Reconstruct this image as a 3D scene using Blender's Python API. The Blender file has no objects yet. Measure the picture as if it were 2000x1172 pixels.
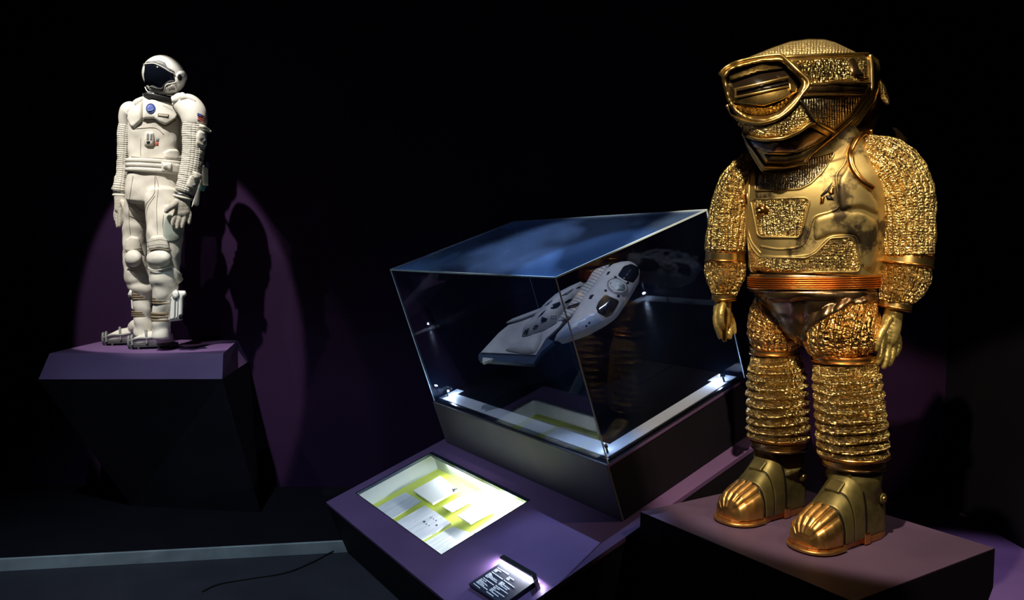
import bpy, bmesh, math, random
import numpy as np
from mathutils import Vector, Matrix
from mathutils.bvhtree import BVHTree
from mathutils.geometry import delaunay_2d_cdt
random.seed(4); RNG = np.random.RandomState(4)
C = bpy.context.scene.collection
SC = bpy.context.scene
# ------------------------------------------------------------------ camera
F, PITCH, ROLL, EYE = 1501.4, .0562, .0098, 1.6
cam = bpy.data.cameras.new('camera'); co = bpy.data.objects.new('camera', cam); C.objects.link(co)
cam.sensor_width = 36; cam.lens = F/2000*36; cam.clip_start = .05
co.matrix_world = Matrix.Translation((0, 0, EYE)) @ Matrix.Rotation(math.pi/2-PITCH, 4, 'X') @ Matrix.Rotation(ROLL, 4, 'Z')
SC.camera = co
SC.view_settings.view_transform = 'Standard'; SC.view_settings.look = 'None'
SC.view_settings.exposure = 0.0; SC.view_settings.gamma = 1
SC.view_settings.use_curve_mapping = False
w = bpy.data.worlds.new('world'); SC.world = w; w.use_nodes = True
w.node_tree.nodes['Background'].inputs[0].default_value = (.16, .10, .40, 1)
w.node_tree.nodes['Background'].inputs[1].default_value = .0022

def spot(name, loc, target, power, color=(1, 1, 1), angle=30, blend=.5, radius=.03):
    l = bpy.data.lights.new(name, 'SPOT'); l.energy = power; l.color = color
    l.spot_size = math.radians(angle); l.spot_blend = blend; l.shadow_soft_size = radius
    o = bpy.data.objects.new(name, l); C.objects.link(o); o.location = loc
    o.rotation_euler = (Vector(target)-Vector(loc)).to_track_quat('-Z', 'Y').to_euler(); return o
def point(name, loc, power, color=(1, 1, 1), radius=.01):
    l = bpy.data.lights.new(name, 'POINT'); l.energy = power; l.color = color; l.shadow_soft_size = radius
    o = bpy.data.objects.new(name, l); C.objects.link(o); o.location = loc; return o
def area(name, loc, direction, sx, sy, power, color=(1, 1, 1), xaxis=None, spread=180):
    l = bpy.data.lights.new(name, 'AREA'); l.shape = 'RECTANGLE'; l.size = sx; l.size_y = sy; l.energy = power; l.color = color
    l.spread = math.radians(spread)
    o = bpy.data.objects.new(name, l); C.objects.link(o)
    z = -Vector(direction).normalized(); x = Vector(xaxis) if xaxis is not None else z.orthogonal()
    x = (x-z*x.dot(z)).normalized(); y = z.cross(x)
    m = Matrix((x, y, z)).transposed().to_4x4(); m.translation = loc; o.matrix_world = m; return o
WARM = (1, .84, .58); COOL = (.55, .72, 1); NEUT = (1, .95, .86)
# ceiling spots over the gold suit
spot('spot_gold_key', (-.2, 1.0, 4.3), (1.42, 3.2, 1.56), 800, WARM, 31, .22, .03)
spot('spot_gold_side', (2.9, 1.3, 4.2), (1.62, 3.15, 1.5), 110, WARM, 22, .3, .03)
spot('spot_gold_low', (.7, -.3, 2.7), (1.50, 3.15, 1.50), 150, WARM, 18, .3, .03)
# ceiling spots over the white suit
spot('spot_white_key', (-2.55, 2.95, 5.0), (-2.47, 5.15, 2.02), 850, NEUT, 20.5, .12, .03)
spot('spot_white_fill', (-3.7, 3.1, 4.9), (-2.47, 5.15, 1.95), 130, NEUT, 19, .25, .03)
# ceiling spots onto the glass case, the desk, the aisle edge and the floor at the right
spot('spot_case', (-.3, 2.6, 4.3), (.25, 4.45, 1.25), 250, (.86, .92, 1), 22, .6, .04)
spot('spot_desk', (.72, 4.12, 3.9), (.16, 3.34, .2), 420, (.45, .70, 1), 18, .6, .02)
spot('spot_aisle', (-2.2, 2.2, 4.2), (-1.7, 3.95, -.2), 380, (.62, .85, 1), 60, .9, .05)
spot('spot_floor', (2.6, 3.3, 4.6), (2.7, 3.9, -.25), 700, (.66, .52, 1), 30, .5, .05)

# ------------------------------------------------------------------ geometry helpers
cR, sR, cP, sP = math.cos(ROLL), math.sin(ROLL), math.cos(PITCH), math.sin(PITCH)
def ray(x, y):
    X, Y = x-1000., y-586.
    X, Y = cR*X+sR*Y, -sR*X+cR*Y
    xc, yc = X/F, -Y/F
    d = np.array([xc, cP+sP*yc, -sP+cP*yc]); return d/d[1]
EYEV = np.array([0, 0, EYE])
def W(x, y, Y): return EYEV+ray(x, y)*Y
def onZ(x, y, z):
    d = ray(x, y); return EYEV+d*((z-EYE)/d[2])
def onP(x, y, p0, n):
    d = ray(x, y); return EYEV+d*(np.dot(np.array(p0)-EYEV, n)/np.dot(d, n))
def z1(pts): return [(1380+a/4.185, 60+b/4.185) for a, b in pts]
def z2(pts): return [(1360+a/3.448, 240+b/3.448) for a, b in pts]
def z3(pts): return [(1360+a/3.448, 540+b/3.448) for a, b in pts]
def z5(pts): return [(200+a/5.858, 90+b/5.858) for a, b in pts]
def z6(pts): return [(200+a/5.858, 270+b/5.858) for a, b in pts]
def z7(pts): return [(200+a/4.508, 440+b/4.508) for a, b in pts]
def zs(pts): return [(900+a/4.687, 490+b/4.687) for a, b in pts]
def zd(pts): return [(700+a/5.329, 880+b/5.329) for a, b in pts]
def zl(pts): return [(900+a/11.11, 1070+b/11.11) for a, b in pts]

def empty(name, label, cat, loc=(0, 0, 0), group=None):
    o = bpy.data.objects.new(name, None); C.objects.link(o); o.location = loc; o['label'] = label; o['category'] = cat
    o.empty_display_size = .1
    if group: o['group'] = group
    bpy.context.view_layer.update(); return o
def tag(o, label, cat, group=None):
    o['label'] = label; o['category'] = cat
    if group: o['group'] = group
    return o
WORLD = {}
def base_of(parent):
    v = Vector((0, 0, 0)); p = parent
    while p is not None: v += p.location; p = p.parent
    return v
class M_:                                          # a growing mesh
    def __init__(s): s.v = []; s.f = []; s.uv = []
    def add(s, verts, faces, uvs=None):
        b = len(s.v); s.v += [tuple(map(float, q)) for q in verts]; s.f += [tuple(int(i)+b for i in f) for f in faces]
        s.uv += list(uvs) if uvs is not None else [(q[0]+q[1]*.5, q[2]) for q in s.v[b:]]
        return s
    def box(s, o, a, b, c):                        # corner + three edge vectors
        o, a, b, c = map(np.array, (o, a, b, c))
        P = [o, o+a, o+a+b, o+b, o+c, o+a+c, o+a+b+c, o+b+c]
        fs = [(0, 3, 2, 1), (4, 5, 6, 7), (0, 1, 5, 4), (1, 2, 6, 5), (2, 3, 7, 6), (3, 0, 4, 7)]
        if np.dot(np.cross(a, b), c) < 0: fs = [f[::-1] for f in fs]
        return s.add(P, fs)
    def prism(s, pts, off):                        # polygon pushed along off
        n = len(pts); P = [np.array(p) for p in pts]; Q = [p+np.array(off) for p in P]
        return s.add(P+Q, [tuple(range(n))[::-1], tuple(range(n, 2*n))]+[(i, (i+1) % n, n+(i+1) % n, n+i) for i in range(n)])
    def build(s, name, mat, parent=None, smooth=True, bevel=0, remesh=0, sub=0):
        bs = base_of(parent)
        me = bpy.data.meshes.new(name); me.from_pydata([(a-bs.x, b-bs.y, c-bs.z) for a, b, c in s.v], [], s.f)
        uvl = me.uv_layers.new(name='UVMap'); li = np.zeros(len(me.loops), dtype=np.int32); me.loops.foreach_get('vertex_index', li)
        if len(s.uv) == len(s.v): uvl.data.foreach_set('uv', np.array(s.uv, dtype=np.float32)[li].ravel())
        bm = bmesh.new(); bm.from_mesh(me); bmesh.ops.recalc_face_normals(bm, faces=bm.faces); bm.to_mesh(me); bm.free()
        me.polygons.foreach_set('use_smooth', [smooth]*len(me.polygons))
        me.materials.append(mat)
        o = bpy.data.objects.new(name, me); C.objects.link(o); o.parent = parent
        if bevel: m = o.modifiers.new('b', 'BEVEL'); m.width = bevel; m.segments = 2; m.limit_method = 'ANGLE'
        if remesh:
            m = o.modifiers.new('r', 'REMESH'); m.mode = 'VOXEL'; m.voxel_size = remesh; m.use_smooth_shade = True
            m = o.modifiers.new('s', 'SMOOTH'); m.iterations = 2; m.factor = .5
        if sub: m = o.modifiers.new('u', 'SUBSURF'); m.levels = sub; m.render_levels = sub
        return o
    def bvh(s): return BVHTree.FromPolygons([Vector(q) for q in s.v], s.f)

def cr(pts, n):                                    # catmull-rom resample of rows, by arc length
    P = np.array(pts, float)
    if len(P) < 3: return np.array([P[0]+(P[-1]-P[0])*t for t in np.linspace(0, 1, n)])
    E_ = np.vstack([2*P[0]-P[1], P, 2*P[-1]-P[-2]]); out = []
    for i in range(1, len(E_)-2):
        a, b, c, d = E_[i-1:i+3]
        for t in np.linspace(0, 1, 12, endpoint=False):
            out.append(.5*((2*b)+(c-a)*t+(2*a-5*b+4*c-d)*t*t+(-a+3*b-3*c+d)*t**3))
    out.append(P[-1]); out = np.array(out)
    s = np.r_[0, np.cumsum(np.linalg.norm(np.diff(out[:, :3], axis=0), axis=1))]; s /= s[-1]
    return np.array([np.interp(np.linspace(0, 1, n), s, out[:, k]) for k in range(out.shape[1])]).T
KV = RNG.normal(size=(40, 3)); KV /= np.linalg.norm(KV, axis=1)[:, None]; PH = RNG.rand(40)*6.28
def fb(P, scale, k0=0, n=9):
    P = np.asarray(P); o = 0
    for i in range(n):
        k = KV[(k0+i*3) % 40]*6.28/scale*(1+.35*i/n*3); o = o+np.sin(P@k+PH[(k0+i) % 40]+1.5*np.sin(P@KV[(k0+i+7) % 40]*3/scale))
    return o/n
def tube(m, st, ratio=1., seg=48, rings=60, disp=None, cap=.6, px=True, p=2., up=None):
    """st rows: x,y,radius,Y[,ratio] in image px (px) or X,Y,Z,r[,ratio]"""
    R = []
    for s in st:
        if px: c = W(s[0], s[1], s[3]); r = s[2]*s[3]/F; q = s[4] if len(s) > 4 else ratio
        else: c = np.array(s[:3], float); r = s[3]; q = s[4] if len(s) > 4 else ratio
        R.append([c[0], c[1], c[2], r, q])
    R = cr(R, rings); c = R[:, :3]
    T = np.gradient(c, axis=0); T /= np.linalg.norm(T, axis=1)[:, None]
    vd = np.array(up) if up is not None else (c.mean(0)-EYEV)
    vd = vd/np.linalg.norm(vd)
    e1 = np.cross(T, vd); e1 /= np.linalg.norm(e1, axis=1)[:, None]
    e2 = np.cross(e1, T)                            # toward / away from the camera
    th = np.linspace(0, 2*math.pi, seg, endpoint=False)+math.pi/2
    ct, s_ = np.cos(th), np.sin(th)
    ct2, st2 = np.sign(ct)*abs(ct)**(2/p), np.sign(s_)*abs(s_)**(2/p)
    sl = np.r_[0, np.cumsum(np.linalg.norm(np.diff(c, axis=0), axis=1))]
    rm = R[:, 3].mean()
    N = e1[:, None, :]*ct2[None, :, None]+e2[:, None, :]*st2[None, :, None]
    N1 = e1[:, None, :]*ct2[None, :, None]*R[:, 3][:, None, None]+e2[:, None, :]*st2[None, :, None]*(R[:, 3]*R[:, 4])[:, None, None]
    U = np.broadcast_to((th*rm)[None, :], N.shape[:2]); V = np.broadcast_to(sl[:, None], N.shape[:2])
    P = c[:, None, :]+N1
    if disp is not None: P = P+N*disp(P, U, V, np.broadcast_to(th[None], U.shape), V/sl[-1])[..., None]
    nr = rings; vs = P.reshape(-1, 3); uv = np.stack([U, V], -1).reshape(-1, 2)
    fs = [(i*seg+j, i*seg+(j+1) % seg, (i+1)*seg+(j+1) % seg, (i+1)*seg+j) for i in range(nr-1) for j in range(seg)]
    vs = list(vs); uv = list(uv)
    for e, i0, sg in ((0, 0, -1), (1, nr-1, 1)):     # domed ends
        prev = [i0*seg+j for j in range(seg)]
        for k in (1, 2, 3):
            a = k/4*math.pi/2; b = len(vs)
            for j in range(seg): vs.append(c[i0]+(P[i0, j]-c[i0])*math.cos(a)+T[i0]*sg*R[i0, 3]*cap*math.sin(a)); uv.append(uv[prev[j]])
            fs += [(prev[j], prev[(j+1) % seg], b+(j+1) % seg, b+j)[::sg] for j in range(seg)]; prev = [b+j for j in range(seg)]
        vs.append(c[i0]+T[i0]*sg*R[i0, 3]*cap); uv.append(uv[prev[0]]); q = len(vs)-1
        fs += [(prev[j], prev[(j+1) % seg], q)[::sg] for j in range(seg)]
    m.add(vs, fs, uv); return m
def wire(m, pts, r, seg=8):                        # round tube through 3-D points
    return tube(m, [(*p, r) for p in pts], seg=seg, rings=max(2, len(pts) if len(pts) < 3 else len(pts)*3), px=False, cap=.6, up=(.31, .2, .93) if abs(pts[-1][2]-pts[0][2]) < .8*np.linalg.norm(np.array(pts[-1])-pts[0]) else (0, 1, .1))
def inpoly(P, poly):
    x, y = P[:, 0], P[:, 1]; ins = np.zeros(len(P), bool); q = np.array(poly)
    for a, b in zip(q, np.roll(q, -1, 0)):
        c = ((a[1] > y) != (b[1] > y)); xx = (b[0]-a[0])*(y-a[1])/((b[1]-a[1]) or 1e-9)+a[0]; ins ^= c & (x < xx)
    return ins
def bdist(P, poly, closed=True):
    q = np.array(poly, float); d = np.full(len(P), 1e9); n = len(q) if closed else len(q)-1
    for i in range(n):
        a, b = q[i], q[(i+1) % len(q)]; ab = b-a; t = np.clip(((P-a)@ab)/max(ab@ab, 1e-9), 0, 1); d = np.minimum(d, np.linalg.norm(P-(a+t[:, None]*ab), axis=1))
    return d
def dens(poly, step, closed=True):
    q = np.array(poly, float); out = []; n = len(q) if closed else len(q)-1
    for i in range(n):
        a, b = q[i], q[(i+1) % len(q)]; k = max(1, int(np.linalg.norm(b-a)/step))
        for j in range(k): out.append(a+(b-a)*j/k)
    if not closed: out.append(q[-1])
    return np.array(out)
def rnd(poly, r=.22, k=4):                         # rounded corners
    q = np.array(poly, float); out = []
    for i in range(len(q)):
        a, b, c = q[i-1], q[i], q[(i+1) % len(q)]; p0 = b+(a-b)*r; p1 = b+(c-b)*r
        for t in np.linspace(0, 1, k): out.append((1-t)**2*p0+2*t*(1-t)*b+t*t*p1)
    return np.array(out)
def tri2d(poly, step):
    B = dens(poly, step); x0, y0 = B.min(0); x1, y1 = B.max(0)
    gx, gy = np.meshgrid(np.arange(x0+step*.5, x1, step), np.arange(y0+step*.5, y1, step)); G = np.stack([gx.ravel(), gy.ravel()], 1)
    G = G[inpoly(G, B)] if len(G) else G.reshape(0, 2)
    if len(G): G = G[bdist(G, B) > step*.45]
    P = np.vstack([B, G]); nb = len(B)
    r = delaunay_2d_cdt([Vector(p) for p in P], [(i, (i+1) % nb) for i in range(nb)], [], 1, 1e-5)
    V = np.array([list(v) for v in r[0]]); FS = [f for f in r[2] if len(f) == 3]
    cen = np.array([V[list(f)].mean(0) for f in FS]); keep = inpoly(cen, B)
    return V, [f for f, k in zip(FS, keep) if k], B
def boundary(fs):
    e = {}
    for f in fs:
        for i in range(3): e[(f[i], f[(i+1) % 3])] = 1
    return [k for k in e if (k[1], k[0]) not in e]
def shell(m, V2, fs, front, back, scale):
    n = len(V2); bd = boundary(fs)
    F_ = [tuple(f) for f in fs]+[tuple(i+n for i in f)[::-1] for f in fs]+[(a, a+n, b+n, b) for a, b in bd]
    uv = [(p[0]*scale, -p[1]*scale) for p in V2]
    m.add(list(front)+list(back), F_, uv+uv)
def cast(bv, pts):
    """image points -> surface points and normals on the shapes behind them"""
    P = []; Nn = []; ok = []
    for x, y in pts:
        d = Vector(ray(x, y)).normalized(); best = None
        for b in bv:
            h = b.ray_cast(Vector(EYEV), d)
            if h[0] is not None and (best is None or h[3] < best[3]): best = h
        if best is None: P.append(None); Nn.append(None); ok.append(False)
        else:
            n = best[1]; n = -n if n.dot(d) > 0 else n
            P.append(np.array(best[0])); Nn.append(np.array(n)); ok.append(True)
    good = [i for i, k in enumerate(ok) if k]
    if not good:                                   # nothing behind: nearest surface instead
        for i, (x, y) in enumerate(pts):
            c = min((b.find_nearest(Vector(W(x, y, 5.2 if x < 600 else 3.15))) for b in bv), key=lambda h: h[3]); P[i] = W(x, y, c[0].y); Nn[i] = -ray(x, y)/np.linalg.norm(ray(x, y))
        return np.array(P), np.array(Nn)
    A = np.array(pts)
    for i, k in enumerate(ok):
        if not k:
            j = min(good, key=lambda g: (A[g]-A[i])@(A[g]-A[i])); P[i] = W(A[i][0], A[i][1], P[j][1]+.004); Nn[i] = Nn[j]
    return np.array(P), np.array(Nn)
def patch(m, poly, bv, off=.006, thick=.02, bev=2.5, step=6, rad=None, sm=1, dfn=None):
    if rad is not None: poly = rnd(poly, rad)
    V, fs, B = tri2d(poly, step); P, N = cast(bv, V)
    for _ in range(sm):                            # even out the normals
        A = N.copy()
        for f in fs:
            s = N[list(f)].sum(0)
            for i in f: A[i] += s
        N = A/np.linalg.norm(A, axis=1)[:, None]
    k = np.clip(bdist(V, B)/bev, 0, 1) if bev else np.ones(len(V)); o = off*(.25+.75*np.sin(k*math.pi/2))
    if dfn is not None: o = o+dfn(V, bdist(V, B))
    sc = P[:, 1].mean()/F
    shell(m, V, fs, P+N*o[:, None], P-N*thick, sc); return m
def bead(m, pts, bv, r=.006, off=0, n=None, closed=False, seg=8, spline=True):
    pts = np.array(pts, float)
    if closed: pts = np.vstack([pts, pts[:1]])
    L = np.linalg.norm(np.diff(pts, axis=0), axis=1).sum(); n = n or max(4, int(L/4))
    q = cr(np.c_[pts, np.zeros(len(pts))], n)[:, :2] if spline else dens(pts, 4, False)
    P, N = cast(bv, q); P = P+N*off
    K = P.copy(); K[1:-1] = (P[:-2]+P[1:-1]*2+P[2:])/4
    T = np.gradient(K, axis=0); T /= np.linalg.norm(T, axis=1)[:, None]+1e-9; S = np.cross(T, N); S /= np.linalg.norm(S, axis=1)[:, None]+1e-9; Q = np.cross(S, T)
    th = np.linspace(0, 2*math.pi, seg, endpoint=False); nr = len(K)
    vs = (K[:, None]+r*(S[:, None]*np.cos(th)[None, :, None]+Q[:, None]*np.sin(th)[None, :, None])).reshape(-1, 3)
    fs = [(i*seg+j, i*seg+(j+1) % seg, (i+1)*seg+(j+1) % seg, (i+1)*seg+j) for i in range(nr-1) for j in range(seg)]
    fs += [tuple(range(seg)), tuple((nr-1)*seg+j for j in range(seg))]
    m.add(vs, fs); return m
def smooth_depth(poly, out, R, H):
    """quadratic fit of the bulge of outline out over poly"""
    G = dens(poly, 8); x0, y0 = G.min(0); x1, y1 = G.max(0); g = np.array([(x, y) for x in np.arange(x0, x1, 6) for y in np.arange(y0, y1, 6)]); g = g[inpoly(g, G)]
    d = np.clip(bdist(g, out)/R, 0, 1); h = H*np.sqrt(1-(1-d)**2); q = lambda V: np.stack([np.ones(len(V)), V[:, 0]-x0, V[:, 1]-y0, (V[:, 0]-x0)*(V[:, 1]-y0), (V[:, 0]-x0)**2, (V[:, 1]-y0)**2], 1)
    c = np.linalg.lstsq(q(g), h, rcond=None)[0]; return lambda V: q(np.asarray(V))@c
def pillow(m, poly, Y, H, R, Hb=None, step=6, fn=None, rad=None, pw=.5, nrm=None, p0=None):
    """solid whose outline is poly, bulging H towards the camera (or along nrm from a plane)"""
    if rad is not None: poly = rnd(poly, rad)
    V, fs, B = tri2d(poly, step); d = np.clip(bdist(V, B)/R, 0, 1); pr = (1-(1-d)**2)**pw
    h = H*pr
    if fn is not None: h = h+fn(V)*np.clip(bdist(V, B)/6, 0, 1)
    Hb = H*.6 if Hb is None else Hb
    if nrm is None:
        front = [W(x, y, Y-k) for (x, y), k in zip(V, h)]; back = [W(x, y, Y+Hb*k+.004) for (x, y), k in zip(V, pr)]
        sc = Y/F
    else:
        base = np.array([onP(x, y, p0, nrm) for x, y in V]); front = base+np.array(nrm)*h[:, None]; back = base-np.array(nrm)*(Hb*pr+.003)[:, None]; sc = base[:, 1].mean()/F
    shell(m, V, fs, front, back, sc); return m

# ------------------------------------------------------------------ materials
def mat(name, col, rough=.5, metal=0, spec=.5, coat=0):
    m = bpy.data.materials.new(name); m.use_nodes = True; b = m.node_tree.nodes['Principled BSDF']
    b.inputs['Base Color'].default_value = (*col, 1); b.inputs['Roughness'].default_value = rough; b.inputs['Metallic'].default_value = metal
    b.inputs['Specular IOR Level'].default_value = spec; b.inputs['Coat Weight'].default_value = coat
    return m
def nd(m, t, **k):
    n = m.node_tree.nodes.new(t)
    for a, b in k.items():
        if a in n.inputs.keys() if not hasattr(n, a) else False: n.inputs[a].default_value = b
        else: setattr(n, a, b)
    return n
def lk(m, a, b): m.node_tree.links.new(a, b)
def math_(m, op, a, b=None):
    n = nd(m, 'ShaderNodeMath', operation=op)
    for i, q in enumerate((a, b)):
        if q is None: continue
        if isinstance(q, (int, float)): n.inputs[i].default_value = q
        else: lk(m, q, n.inputs[i])
    return n.outputs[0]
def noise(m, scale, detail=3, coord='Object', rough=.5, stretch=None):
    tc = nd(m, 'ShaderNodeTexCoord'); n = nd(m, 'ShaderNodeTexNoise'); n.inputs['Scale'].default_value = scale; n.inputs['Detail'].default_value = detail; n.inputs['Roughness'].default_value = rough
    src = tc.outputs[coord]
    if stretch:
        mp = nd(m, 'ShaderNodeMapping'); mp.inputs['Scale'].default_value = stretch; lk(m, src, mp.inputs[0]); src = mp.outputs[0]
    lk(m, src, n.inputs['Vector']); return n.outputs['Fac']
def ramp(m, fac, stops):
    r = nd(m, 'ShaderNodeValToRGB'); lk(m, fac, r.inputs[0]); e = r.color_ramp.elements
    while len(e) < len(stops): e.new(.5)
    for q, (p, c) in zip(e, stops): q.position = p; q.color = (*c, 1) if len(c) == 3 else c
    return r.outputs[0]
def bump(m, h, strength, dist):
    b = nd(m, 'ShaderNodeBump'); b.inputs['Strength'].default_value = strength; b.inputs['Distance'].default_value = dist; lk(m, h, b.inputs['Height'])
    lk(m, b.outputs[0], m.node_tree.nodes['Principled BSDF'].inputs['Normal']); return b
BS = lambda m: m.node_tree.nodes['Principled BSDF']
def noisy(name, c0, c1, scale, rough=.6, metal=0, bs=.3, bd=.002, bscale=None, lo=.35, hi=.65, spec=.5):
    m = mat(name, c0, rough, metal, spec); lk(m, ramp(m, noise(m, scale, 5), [(lo, c0), (hi, c1)]), BS(m).inputs['Base Color'])
    if bs: bump(m, noise(m, bscale or scale*8, 4), bs, bd)
    return m
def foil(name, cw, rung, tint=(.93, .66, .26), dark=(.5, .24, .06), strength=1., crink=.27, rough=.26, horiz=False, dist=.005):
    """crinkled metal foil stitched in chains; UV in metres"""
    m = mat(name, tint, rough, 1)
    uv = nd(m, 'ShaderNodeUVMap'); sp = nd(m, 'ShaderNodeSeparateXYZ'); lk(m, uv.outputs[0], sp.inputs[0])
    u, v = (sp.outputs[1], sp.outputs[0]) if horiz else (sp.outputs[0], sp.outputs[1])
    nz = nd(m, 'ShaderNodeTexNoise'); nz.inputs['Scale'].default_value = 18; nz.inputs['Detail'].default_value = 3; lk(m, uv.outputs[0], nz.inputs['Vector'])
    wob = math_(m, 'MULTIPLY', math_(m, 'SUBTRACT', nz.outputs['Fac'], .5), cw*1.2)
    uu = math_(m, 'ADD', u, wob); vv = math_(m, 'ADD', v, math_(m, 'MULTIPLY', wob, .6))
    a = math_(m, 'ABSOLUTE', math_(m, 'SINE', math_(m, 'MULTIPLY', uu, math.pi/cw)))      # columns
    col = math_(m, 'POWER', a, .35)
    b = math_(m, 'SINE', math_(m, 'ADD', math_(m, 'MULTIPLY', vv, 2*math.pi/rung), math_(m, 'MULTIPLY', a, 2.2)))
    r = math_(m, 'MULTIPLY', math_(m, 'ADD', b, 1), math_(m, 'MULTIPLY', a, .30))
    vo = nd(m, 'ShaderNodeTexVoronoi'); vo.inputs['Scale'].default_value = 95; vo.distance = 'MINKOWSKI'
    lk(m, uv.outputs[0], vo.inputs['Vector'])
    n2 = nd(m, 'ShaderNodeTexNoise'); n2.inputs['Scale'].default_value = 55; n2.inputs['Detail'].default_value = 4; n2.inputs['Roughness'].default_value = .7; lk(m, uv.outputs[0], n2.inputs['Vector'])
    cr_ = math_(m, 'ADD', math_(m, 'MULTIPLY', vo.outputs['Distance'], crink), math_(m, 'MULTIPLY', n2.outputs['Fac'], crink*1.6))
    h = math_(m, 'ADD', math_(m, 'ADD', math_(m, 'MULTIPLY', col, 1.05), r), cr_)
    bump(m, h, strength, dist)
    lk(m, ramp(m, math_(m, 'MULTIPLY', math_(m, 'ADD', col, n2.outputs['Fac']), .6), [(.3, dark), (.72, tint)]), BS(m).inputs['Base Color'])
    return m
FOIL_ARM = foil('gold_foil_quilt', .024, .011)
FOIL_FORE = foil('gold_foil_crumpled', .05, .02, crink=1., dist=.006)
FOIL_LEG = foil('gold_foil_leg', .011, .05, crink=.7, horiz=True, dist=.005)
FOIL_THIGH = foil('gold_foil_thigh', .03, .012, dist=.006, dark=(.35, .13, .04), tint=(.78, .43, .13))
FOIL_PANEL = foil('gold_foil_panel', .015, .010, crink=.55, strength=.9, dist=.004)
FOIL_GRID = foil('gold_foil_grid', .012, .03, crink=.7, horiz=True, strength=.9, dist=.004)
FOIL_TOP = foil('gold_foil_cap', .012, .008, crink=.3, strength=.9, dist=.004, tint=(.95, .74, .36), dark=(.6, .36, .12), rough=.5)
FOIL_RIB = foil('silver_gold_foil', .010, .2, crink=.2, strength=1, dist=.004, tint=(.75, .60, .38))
ARMOUR = mat('worn_gold_armour', (.5, .36, .13), .46, .9)
def stain(m, base, dk, sc, lo, hi, bs=.15):
    a = noise(m, sc, 6, rough=.62); lk(m, ramp(m, a, [(lo, dk), (hi, base)]), BS(m).inputs['Base Color']); bump(m, noise(m, 60, 4), bs, .002)
    r = nd(m, 'ShaderNodeMapRange'); lk(m, noise(m, sc*2.3, 4), r.inputs[0]); r.inputs[3].default_value = BS(m).inputs['Roughness'].default_value-.1; r.inputs[4].default_value = BS(m).inputs['Roughness'].default_value+.2; lk(m, r.outputs[0], BS(m).inputs['Roughness'])
stain(ARMOUR, (.50, .375, .155), (.085, .06, .035), 5.0, .43, .50)
BRONZE = mat('dark_bronze', (.2, .12, .06), .22, .95); stain(BRONZE, (.34, .21, .11), (.05, .028, .02), 6, .34, .56, .06)
FRAME = mat('brushed_gold_frame', (.46, .31, .10), .3, .95); stain(FRAME, (.5, .33, .11), (.14, .08, .03), 9, .3, .5, .06)
CHIN = mat('smoky_chin_metal', (.22, .15, .12), .16, .95); stain(CHIN, (.30, .2, .15), (.07, .05, .05), 9, .35, .6, .05)
COPPER = mat('copper_gold_ring', (.85, .40, .11), .26, 1); bump(COPPER, noise(COPPER, 30, 2), .12, .002)
BELT = mat('copper_belt', (.78, .33, .08), .3, 1); bump(BELT, noise(BELT, 25, 3), .2, .002)
RING = mat('polished_gold_ring', (.85, .58, .22), .33, 1); bump(RING, noise(RING, 20, 2), .15, .003)
VOID = mat('recess_black', (.012, .009, .008), .3, .2)
OLIVE = mat('olive_gold_boot', (.30, .24, .085), .42, .75); stain(OLIVE, (.235, .19, .07), (.11, .09, .034), 10, .3, .55, .1)
TOE = mat('toe_gold', (.72, .40, .13), .33, .95); stain(TOE, (.74, .42, .14), (.3, .15, .05), 12, .3, .5, .1)
SOLE = mat('sole_copper', (.5, .2, .06), .35, .8); stain(SOLE, (.52, .22, .07), (.25, .1, .04), 12, .3, .5, .1)
GLOVE = mat('gold_rubber_glove', (.55, .40, .12), .33, .7); stain(GLOVE, (.6, .45, .15), (.3, .2, .06), 22, .3, .5, .6)
def cloth(name, c, grid=0, wr=.4, dist=.022, sc=10, rough=.75):
    m = mat(name, c, rough, 0, .3)
    lk(m, ramp(m, noise(m, 6, 5), [(.3, tuple(k*.8 for k in c)), (.6, c)]), BS(m).inputs['Base Color'])
    h = noise(m, sc, 4, stretch=(1, 1, .55))
    if grid:
        uv = nd(m, 'ShaderNodeUVMap'); sp = nd(m, 'ShaderNodeSeparateXYZ'); lk(m, uv.outputs[0], sp.inputs[0])
        g = math_(m, 'MULTIPLY', math_(m, 'POWER', math_(m, 'ABSOLUTE', math_(m, 'SINE', math_(m, 'MULTIPLY', sp.outputs[1], math.pi/grid))), .4), math_(m, 'POWER', math_(m, 'ABSOLUTE', math_(m, 'SINE', math_(m, 'MULTIPLY', sp.outputs[0], math.pi/(grid*1.6)))), .25))
        h = math_(m, 'ADD', math_(m, 'MULTIPLY', h, 1.), math_(m, 'MULTIPLY', g, .35))
    bump(m, h, wr, dist); return m
SUIT = cloth('white_suit_cloth', (.74, .70, .62)); SLEEVE = cloth('ribbed_sleeve_cloth', (.72, .68, .60), .014, .8)
PLATE = cloth('white_padded_plate', (.78, .75, .68), 0, .15, .004, 14, .6)
SHELLW = mat('white_helmet_shell', (.80, .79, .75), .3, 0, .5, .2)
SEAM = mat('suit_seam', (.30, .26, .2), .8); GREY = mat('grey_trim', (.22, .22, .22), .5); DARKG = mat('dark_grey_rubber', (.06, .06, .06), .5)
VISOR = mat('black_visor', (.004, .005, .010), .06, 0, .8, 1)
TANS = mat('tan_strap', (.20, .15, .09), .6); BLUEB = mat('badge_blue', (.06, .10, .38), .5); REDM = mat('flag_red', (.55, .10, .07), .6); NAVY = mat('flag_blue', (.05, .07, .22), .6)
STEEL = mat('neck_ring_steel', (.35, .35, .36), .25, .9); TEAL = mat('teal_cap', (.05, .35, .33), .4); BLACK = mat('matt_black', (.006, .006, .007), .6)
PURPLE = noisy('purple_painted_board', (.135, .070, .185), (.165, .088, .22), 3, .62, 0, .1, .001, 90, spec=.35)
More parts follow.
